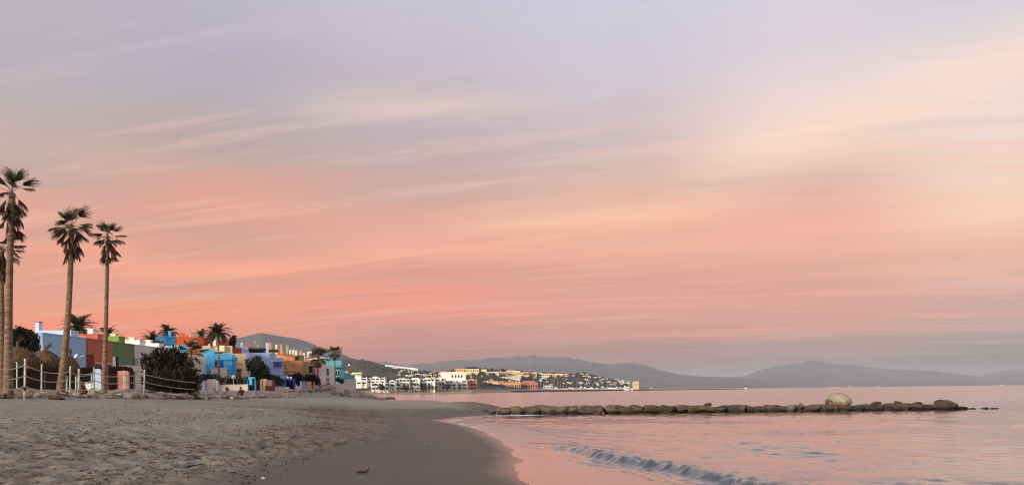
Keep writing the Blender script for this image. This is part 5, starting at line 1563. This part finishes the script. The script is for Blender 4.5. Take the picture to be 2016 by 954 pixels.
def villa(px0, px1, py0, py1, m, label, group=None, windows=2, roof=None, name='villa', D=None, arch=False):
    pc = (px0 + px1) / 2
    if D is None: D = float(coast_at(pc, py1)[1])
    a, b = PY(px0, py0, D), PY(px1, py1, D)
    zc1, zc0 = PY(pc, py0, D).z, PY(pc, py1, D).z
    o = thing(name, label, 'building', ((a.x + b.x) / 2, D, zc0 - 2), group)
    dp = max(8, (b.x - a.x) * .5); dp = min(dp, 14)
    part('wall', MB().box(a.x, b.x, D, D + dp, zc0 - 6, zc1), m, o)
    H = zc1 - zc0; W = b.x - a.x
    for k in range(windows):
        x = a.x + W * (k + .5) / windows; w = W / windows * .22
        part('window', MB().box(x - w, x + w, D - .12, D - .02, zc0 + H * .25, zc0 + H * .72), DARK, o)
    if roof:
        e = .6; h_ = max(1.0, H * .30); r = MB()
        r.v = [(a.x - e, D - e, zc1 + .01), (b.x + e, D - e, zc1 + .01), (b.x + e, D + dp + e, zc1 + .01), (a.x - e, D + dp + e, zc1 + .01), (a.x + W * .2, D + dp / 2, zc1 + h_), (b.x - W * .2, D + dp / 2, zc1 + h_)]
        r.f = [(0, 1, 5, 4), (1, 2, 5), (2, 3, 4, 5), (3, 0, 4), (0, 3, 2, 1)]
        part('roof', r, roof, o)
    else:
        part('parapet', MB().box(a.x - .3, b.x + .3, D - .3, D + .2, zc1 + .003, zc1 + .5), m, o)
    return o
TILE = paint('roof_tile', 176, 104, 78)
h = villa(869, 917, 734, 746, P_APT, 'white hillside hotel with a row of dark arches', windows=0, D=1010)
for k, px in enumerate((890.5, 897, 903, 909)):
    p, q_ = PY(px - 1.5, 737, 1010), PY(px + 1.5, 742.5, 1010)
    m = MB(); w = (q_.x - p.x) / 2; cx = (p.x + q_.x) / 2
    pts = [(cx - w, 1009.8, q_.z), (cx + w, 1009.8, q_.z)] + [(cx + w * math.cos(t * math.pi / 6), 1009.8, p.z - w + w * math.sin(t * math.pi / 6)) for t in range(7)]
    m.poly(pts); part('arch', m, DARK, h)
villa(868, 912, 732.3, 735, P_CREAM, 'long cream terrace wall above the arched hotel', windows=0, D=1030)
villa(895, 916, 725.5, 732, paint('peach', 226, 178, 130), 'peach hilltop building with a tiled roof', windows=5, roof=TILE)
villa(917, 943, 726, 732.5, P_OCHRE, 'cream yellow hilltop block right of the peach one', windows=6)
villa(908, 940, 732, 736, P_CREAM, 'long pale lower wing of the hilltop blocks', windows=6)
villa(852, 880, 730.3, 732.6, TILE, 'low red roofed building on the ridge', windows=0)
# the pale row along the left ridge
rn = random.Random(44)
for k in range(13):
    px = 758 + k * 5.0; py = np.interp(px, [758, 790, 822], [718.8, 722.2, 726.0])
    villa(px, px + 4.7, py - rn.uniform(.2, 1.0), py + 2.2, P_WHITE, 'small white house, %s in the straight row on the left hill crest' % rank(k, range(13)), 'row of white houses on the hill crest', 0)
villa(772, 783, 723.5, 725.5, P_WHITE, 'white house just below the crest row', windows=2)
villa(685.5, 688.5, 716.5, 719.5, P_WHITE, 'lone white house high on the left hill', windows=0)
# white house with a wide flat roof behind the first apartments
h = villa(693, 711, 733.5, 738.5, P_CREAM, 'pale house with a wide flaring roof above the first apartments', windows=3, D=900)
a = PY(688.5, 735.2, 900); b = PY(715, 735.2, 900)
part('eaves', MB().box(a.x, b.x, 895, 915, a.z - .4, a.z), P_CREAM, h)
h = House('tan domed roof house just behind the teal wing', (-54, 240, 2.3), 680, group=None)
h.face('wall', 672, 690, 735, 0, 238, 5, P_TAN, GZ)
p = PY(680, 735, 240)
part('dome', MB().lathe([(1.25 * math.cos(t * math.pi / 12), 1.0 * math.sin(t * math.pi / 12)) for t in range(7)], p, 14), P_TAN, h.o, True)
# houses on the slope
HS = [(817, 10, 735.5, 739), (806, 8, 737, 739.6), (829, 12, 736.5, 739.5), (842, 8, 737.5, 740), (853, 6, 738, 740.5), (797, 6, 738, 740.5), (783, 5, 736.5, 739.5), (863, 8, 735, 738), (848, 9, 742, 745)]
for k, (px, w, a, b) in enumerate(HS): villa(px, px + w, a, b, P_CREAM if k % 2 else P_GREYW, 'pale house, %s of those scattered on the scrub slope above the apartments' % rank(px, [q[0] for q in HS]), 'pale houses on the slope', 2)
RD = [(947, 958, 727, 731, P_CREAM, 'pale cream ridge house left of the two dark ridge trees'), (953, 982, 731.5, 736, P_CREAM, 'long columned cream building below the ridge trees'), (985, 999, 731.5, 737, paint('salmon', 208, 152, 122), 'salmon ridge building right of the dark ridge trees'),
      (997, 1012, 729, 735, P_OCHRE, 'ochre yellow ridge block right of the salmon one'), (1012, 1024, 730, 737, P_CREAM, 'cream ridge block in the middle of the ridge town'), (1019, 1030, 733, 738, P_OCHRE, 'ochre block slightly lower on the ridge town'), (1030, 1042, 731, 738, P_PINK, 'pink ridge block left of the tallest ochre block'),
      (1045, 1057, 732.5, 740, P_OCHRE, 'tall plain ochre block on the ridge'), (1068, 1084, 735, 740, P_OCHRE, 'ochre terrace on the right part of the ridge'), (1084, 1092, 735.5, 741, paint('amber', 222, 168, 96), 'amber block beside the ochre terrace'), (1092, 1108, 735.5, 739, P_CREAM, 'cream stepped terrace at the right end of the ridge town'),
      (1110, 1119, 735, 741, P_PINK, 'pink villa right of the ridge town'), (984, 1026, 738.5, 741, P_CREAM, 'long pale retaining building below the ridge town'), (979, 1024, 741.5, 744.5, P_GREYW, 'long grey white building below the pale one'), (1055, 1080, 740, 742, P_WHITE, 'long low white terrace below the ochre terrace'), (1030, 1042, 738.5, 741, P_WHITE, 'small white block below the pink ridge block'), (1060, 1068, 733.5, 735.5, P_CREAM, 'small cream house on the ridge skyline')]
for (a, b, c, d_, m, lab) in RD: villa(a, b, c, d_, m, lab, None, max(2, int((b - a) / 3.5)))
# white villas spread over the right hillside
VL = [(1125, 6, 738, 740.5), (1152, 8, 739, 741), (1158, 5, 740.5, 743), (1151, 6, 746, 748.5), (1157, 7, 748.5, 750.5), (1154, 7, 752.5, 755), (1139, 8, 752, 754.5), (1120, 7, 752.5, 755), (1107, 5, 753, 756), (1166, 9, 742, 743.6), (1178, 4, 741, 743.5), (1180, 5, 748, 750.5), (1185, 5, 745, 748), (1190, 6, 744.5, 746.5), (1181, 6, 752.5, 755), (1193, 9, 750.5, 753), (1206, 8, 752, 754.5), (1211, 7, 746, 749), (1217, 7, 749.5, 752.5), (1225, 4, 748, 751), (1220, 7, 752.5, 756), (1231, 8, 753.5, 757), (1200, 6, 756, 758), (1236, 4, 750.5, 753), (1168, 9, 752.5, 754.2), (1144, 5, 735, 736.8)]
for k, (px, w, a, b) in enumerate(VL): villa(px, px + w, a, b, (P_WHITE, P_CREAM, P_GREYW)[k % 3], 'small white villa, %s of those scattered on the harbour hillside' % rank(px, [q[0] for q in VL]), 'white villas on the harbour hillside', 1 + (w > 6), TILE if k % 4 == 0 else None)
rn = random.Random(71)
EX = []
for k in range(46):
    px = round(rn.uniform(778, 1232), 1)
    top = float(np.interp(px, C_PY[:, 0], C_PY[:, 1])) + 2.5
    lo = 744 if px < 945 else (750 if px < 1060 else 758)
    if lo - top < 3: continue
    EX.append((px, rn.uniform(top, lo), rn.uniform(3, 6.5), rn.uniform(1.5, 2.6)))
for k, (px, py, w, hh) in enumerate(EX):
    where = 'above the white apartments' if px < 945 else ('below the ridge town' if px < 1100 else 'on the harbour hill')
    same = sorted(q[0] for q in EX if (q[0] < 945) == (px < 945) and (q[0] < 1100) == (px < 1100))
    villa(px, px + w, py - hh, py, (P_CREAM, P_WHITE, P_GREYW, P_TAN)[k % 4], 'tiny pale cottage among the scrub %s, %s' % (where, rank(px, same)), 'tiny cottages on the far slopes', 1 + (w > 5), TILE if k % 5 == 0 else None)
# the harbour front
HB = [(942, 952, 752, 764, P_TAN, 'gabled tan harbour house behind trees, at the left end'), (952, 962, 749.5, 765, P_TAN, 'tall gabled tan harbour house'), (962, 972, 748, 765.5, paint('sandy', 206, 164, 116), 'sandy gabled harbour house, fourth from the left end'), (972, 981, 750, 766, P_TAN, 'tan harbour house with white chimneys'),
      (981, 993, 751, 766, P_APRI, 'apricot harbour house with arched porch'), (993, 1005, 751.5, 766, paint('clay', 200, 148, 108), 'clay coloured harbour house'), (1005, 1013, 751, 766, P_APRI, 'apricot harbour house right of the clay one'), (1013, 1025, 750.5, 766.5, paint('orange_clay', 206, 150, 112), 'orange harbour house beside the red block')]
for k, (a, b, c, d_, m, lab) in enumerate(HB):
    h = villa(a, b, c + 2, d_, m, lab, 'harbour front houses', 3, TILE if k % 2 == 0 else None, 'harbour_house', 1180)
    for j in range(2):
        px = a + (b - a) * (.25 + .5 * j); p = PY(px, c + 2, 1181); part('chimney', MB().box(p.x - .7, p.x + .7, 1182, 1183.5, p.z + .01, p.z + 2.6), P_CREAM, h.id_data)
h = villa(1025, 1058, 753, 767, paint('brick_red', 184, 108, 90), 'long brick red harbour building with a sloping end', windows=7, roof=paint('brick_red', 184, 108, 90), D=1200, name='harbour_house')

def coast_tree(px, py0, py1, D, rpx, label, group, palm=False, seed=0):
    rn = random.Random(seed + int(px * 10)); t, b = PY(px, py0, D), PY(px, py1, D)
    o = thing('far_palm' if palm else 'far_tree', label, 'tree', b, group)
    part('trunk', MB().tube([b - Vector((0, 0, 1)), t], [.35, .25], 5), BARK, o)
    r = rpx * D / F
    if palm:
        mb = MB()
        for k in range(26):
            a = rn.uniform(0, 6.28); el = rn.uniform(-.9, 1.2); d = Vector((math.cos(a) * math.cos(el), math.sin(a) * math.cos(el), math.sin(el)))
            w = Vector((-math.sin(a), math.cos(a), 0)) * r * .16
            m_ = t + d * r * .6; e = t + d * r + Vector((0, 0, -r * .3)); mb.poly([t - w * .4, t + w * .4, m_ + w, m_ - w]); mb.poly([m_ - w, m_ + w, e])
        part('crown', mb, L_PALM2, o)
    else:
        hz = (t.z - b.z) * .5
        part('crown', leaf_cloud([(t.x, D, t.z - hz * .5, r, r, hz * .8), (t.x + r * .4, D, t.z - hz * .9, r * .7, r * .7, hz * .6)], 240, r * .5, seed, 1.1), L_DARK, o)
PAL = (716, 738, 750, 772, 786, 799, 812, 818, 833, 838, 846, 853, 866, 872, 880, 893, 905)
for k, px in enumerate(PAL):
    coast_tree(px, 755 + (k * 7 % 6), 769.5, float(coast_col(px)[0]) + 14, 4.0 + (k % 3) * .8, ('dark palm' if k % 3 != 2 else 'dark tree') + ', %s in the line before the white apartment blocks' % rank(px, PAL), 'palms before the apartments', k % 3 != 2, k)
coast_tree(764.5, 749, 769, 760, 1.8, 'black slender cypress between the white apartment blocks', None, False, 3)
coast_tree(987, 726.5, 732, 1440, 2.5, 'dark ridge tree, left of the pair on the skyline', None, False, 5)
coast_tree(991, 726, 732, 1440, 2.8, 'dark ridge tree, right of the pair on the skyline', None, False, 6)
for k, px in enumerate((944, 950, 957, 963, 969, 977, 985)): coast_tree(px, 757 + k % 3, 767, 1120, 4.0, 'dark round tree, %s of those before the tan harbour houses' % rank(k, range(7)), 'trees before the harbour houses', False, 20 + k)
for k, px in enumerate((922, 928, 934, 940)): coast_tree(px, 722.5 + k % 2 * .8, 727, 1470, 3.0, 'dark skyline tree behind the cream hilltop block, %s' % rank(k, range(4)), 'trees behind the hilltop block', False, 40 + k)

# breakwater, boats, tower and lighthouse
def breakwater():
    o = thing('breakwater', 'long dark breakwater closing the harbour', 'breakwater', (100, 1150, 0))
    pts = [(940, 985), (985, 1040), (1040, 1130), (1100, 1200), (1180, 1270), (1225, 1300), (1262, 1380), (1350, 1480), (1440, 1550), (1476, 1570)]
    mb = MB()
    for i, (px, D) in enumerate(pts):
        hgt = np.interp(px, [940, 1000, 1240, 1265, 1470, 1476], [1.2, 2.6, 2.9, 1.7, 1.9, .3]); x = (px - CX) / F * D
        mb.v += [(x, D - 5, -1.5), (x, D - 1.6, hgt), (x, D + 2.5, hgt), (x, D + 7, -1.5)]
        if i:
            b = 4 * (i - 1)
            for k in range(3): mb.f.append((b + k, b + 4 + k, b + 5 + k, b + 1 + k))
    part('mound', mb, mat('breakwater_rock', (.095, .075, .065), .95, (.05, .04, .036), .3), o)
    mb = MB()
    for i, (px, D) in enumerate(pts[1:6]):
        x = (px - CX) / F * D; mb.v += [(x, D + 2.6, 1), (x, D + 2.6, 4.0), (x, D + 3.4, 4.0), (x, D + 3.4, 1)]
        if i:
            b = 4 * (i - 1)
            for k in range(3): mb.f.append((b + k, b + 4 + k, b + 5 + k, b + 1 + k))
    part('parapet', mb, P_GREYW, o)
breakwater()
def yacht(px, mast_py, D, L_, label, group, power=False):
    p = PY(px, 765, D); z0 = .6
    o = thing('motor_yacht' if power else 'sailing_yacht', label, 'boat', (p.x, D, z0), group)
    n = 8; mb = MB()
    for i in range(n + 1):
        q = i / n; hw = L_ * .14 * (math.sin(math.pi * min(1, q * .8 + .2)) ** .7 if i < n else .05); x = p.x - L_ / 2 + L_ * q; sh = L_ * .10 * (1 + .35 * q * q)
        mb.v += [(x, D - hw, z0 + sh + 1.6), (x, D - hw * .6, z0), (x, D + hw * .6, z0), (x, D + hw, z0 + sh + 1.6)]
        if i:
            b = 4 * (i - 1)
            for k in range(3): mb.f.append((b + k, b + 1 + k, b + 5 + k, b + 4 + k))
            mb.f.append((b + 3, b, b + 4, b + 7))
    mb.f.append((0, 1, 2, 3)[::-1]); part('hull', mb, P_WHITE, o)
    zc = z0 + L_ * .10 + 1.6
    part('cabin', MB().box(p.x - L_ * .22, p.x + L_ * .15, D - L_ * .08, D + L_ * .08, zc - .2, zc + L_ * (.16 if power else .07)), P_WHITE, o)
    if power:
        part('flybridge', MB().box(p.x - L_ * .15, p.x + L_ * .05, D - L_ * .07, D + L_ * .07, zc + L_ * .163, zc + L_ * .26), P_WHITE, o)
        part('window', MB().box(p.x - L_ * .2, p.x + L_ * .13, D - L_ * .082, D - L_ * .0805, zc + L_ * .03, zc + L_ * .11), DARK, o)
    else:
        t = PY(px, mast_py, D); r = .17
        part('mast', MB().tube([(p.x, D, zc - .3), (p.x, D, t.z)], [r, r * .75], 6), METAL, o)
        part('boom', MB().tube([(p.x, D, zc + 1.6), (p.x - L_ * .42, D, zc + 1.7)], .22, 6), P_WHITE, o)
        part('spreader', MB().tube([(p.x - 1.1, D, zc + (t.z - zc) * .6), (p.x + 1.1, D, zc + (t.z - zc) * .6)], .07, 4), METAL, o)
GB = 'sailing yachts moored in the harbour'
YT = ((1050, 745), (1058, 748), (1064, 744), (1071, 749), (1080, 748), (1087, 746), (1091, 744), (1098, 745.5), (1103, 748), (1109, 742), (1116, 749), (1128, 750), (1136, 743.5), (1143, 750), (1160, 753), (1167, 752), (1178, 752), (1196, 752), (1210, 750), (1010, 752), (1017, 754), (1003, 755), (1230, 756))
for k, (px, py) in enumerate(YT):
    yacht(px, py, 1225 + (px - 1000) * .33 + (k % 3) * 5, 12 + (k % 4) * 1.5, 'sailing yacht, its bare mast %s among the harbour moorings' % rank(px, [q[0] for q in YT]), GB)
yacht(1203, 735.5, 1310, 22, 'biggest sailing yacht, its pale mast standing well above the others', None)
MY = (1075, 1095, 1122, 1127, 1145, 1152, 1165, 1175, 1187, 1215, 1222, 1232, 1238)
for k, px in enumerate(MY): yacht(px, 0, 1235 + (px - 1000) * .33, 11 + (k * 5 % 7), 'white motor yacht behind the breakwater, %s of its kind' % rank(px, MY), 'motor yachts behind the breakwater', True)
villa(1070, 1088, 758.5, 764.5, P_GREYW, 'pale harbour office with a small control tower', windows=3, D=1290)
p0, p1 = PY(1078, 750, 1290), PY(1081, 758, 1290)
# square watch tower
D = 1480
a, b = PY(1246.5, 751, D), PY(1258, 766, D)
o = thing('watch_tower', 'square yellow stone watch tower at the harbour mouth', 'tower', ((a.x + b.x) / 2, D, b.z))
OC = paint('yellow_stone', 196, 178, 124)
part('shaft', MB().box(a.x, b.x, D, D + 11, b.z - 2, a.z), OC, o)
for k in range(4):
    w = (b.x - a.x) / 7; part('merlon', MB().box(a.x + w * 2 * k, a.x + w * (2 * k + 1), D, D + 1, a.z + .003, a.z + 1.6), OC, o)
for k in range(2):
    x = a.x + (b.x - a.x) * (.32 + .36 * k); part('window', MB().box(x - .6, x + .6, D - .1, D - .02, a.z - 6.5, a.z - 4), DARK, o)
part('mast', MB().tube([((a.x + b.x) / 2 + 2, D + 4, a.z), ((a.x + b.x) / 2 + 2, D + 4, a.z + 6)], .2, 5), METAL, o)
villa(1266, 1274, 762.2, 764.6, P_WHITE, 'small white hut right of the yellow tower', windows=1, D=1520)
villa(1280, 1284, 762.8, 764.6, P_WHITE, 'tiny pale hut farther along the sand spit', windows=0, D=1540)
D = 1560; p = PY(1468, 763.6, D); t = PY(1468, 757, D)
o = thing('lighthouse', 'small dark lighthouse at the breakwater tip', 'lighthouse', (p.x, D, p.z - 1.5))
part('tower', MB().lathe([(1.5, -1.6), (1.3, 0), (1.0, (t.z - p.z) * .7), (1.4, (t.z - p.z) * .72)], p, 12), paint('dark_tower', 92, 86, 84), o)
part('base', MB().box(p.x - 1.8, p.x + 1.8, D - 1.8, D + 1.8, p.z - 1.8, p.z + 1.2), P_WHITE, o)
part('lantern', MB().lathe([(.8, (t.z - p.z) * .72 + .01), (.8, (t.z - p.z) * .9), (.05, t.z - p.z)], p, 10), paint('dark_tower', 92, 86, 84), o)
# pale towns at the foot of the far mountains
rn = random.Random(60)

for (c, w, py, n) in ((1480, 34, 755, 12), (1690, 60, 756.5, 5), (1960, 30, 751, 4)):
    for k in range(n):
        px = c + rn.uniform(-w, w); D = 9350; a = PY(px, py, D); a.z = -1.0; ww = rn.uniform(10, 34); hh = rn.uniform(5, 13)
        o = thing('far_building', 'pale speck of a far building, %s' % {1480: 'left string beyond the lighthouse', 1690: 'middle string below the highest peak', 1960: 'right string near the picture edge'}[c], 'building', (a.x, D, a.z), 'far buildings below the mountains')
        part('wall', MB().box(a.x - ww, a.x + ww, D, D + 20, -3, a.z + hh), paint('far_grey', 190, 180, 170), o)

# ------------------------------------------------------------------ the air
def build_haze():
    m = bpy.data.materials.new('haze'); m.use_nodes = True
    nt = m.node_tree; nt.nodes.clear()
    v = nt.nodes.new('ShaderNodeVolumePrincipled')
    v.inputs['Color'].default_value = (.735, .84, .955, 1)
    v.inputs['Density'].default_value = HAZE_D
    o = nt.nodes.new('ShaderNodeOutputMaterial'); nt.links.new(v.outputs[0], o.inputs['Volume'])
    mb = MB().box(-21500, 21500, -21500, 21500, -60, HAZE_TOP)
    ob = link('haze', mb.mesh('haze', m)); tag(ob, 'thin pale haze over sea and coast', 'haze', kind='stuff')
build_haze()
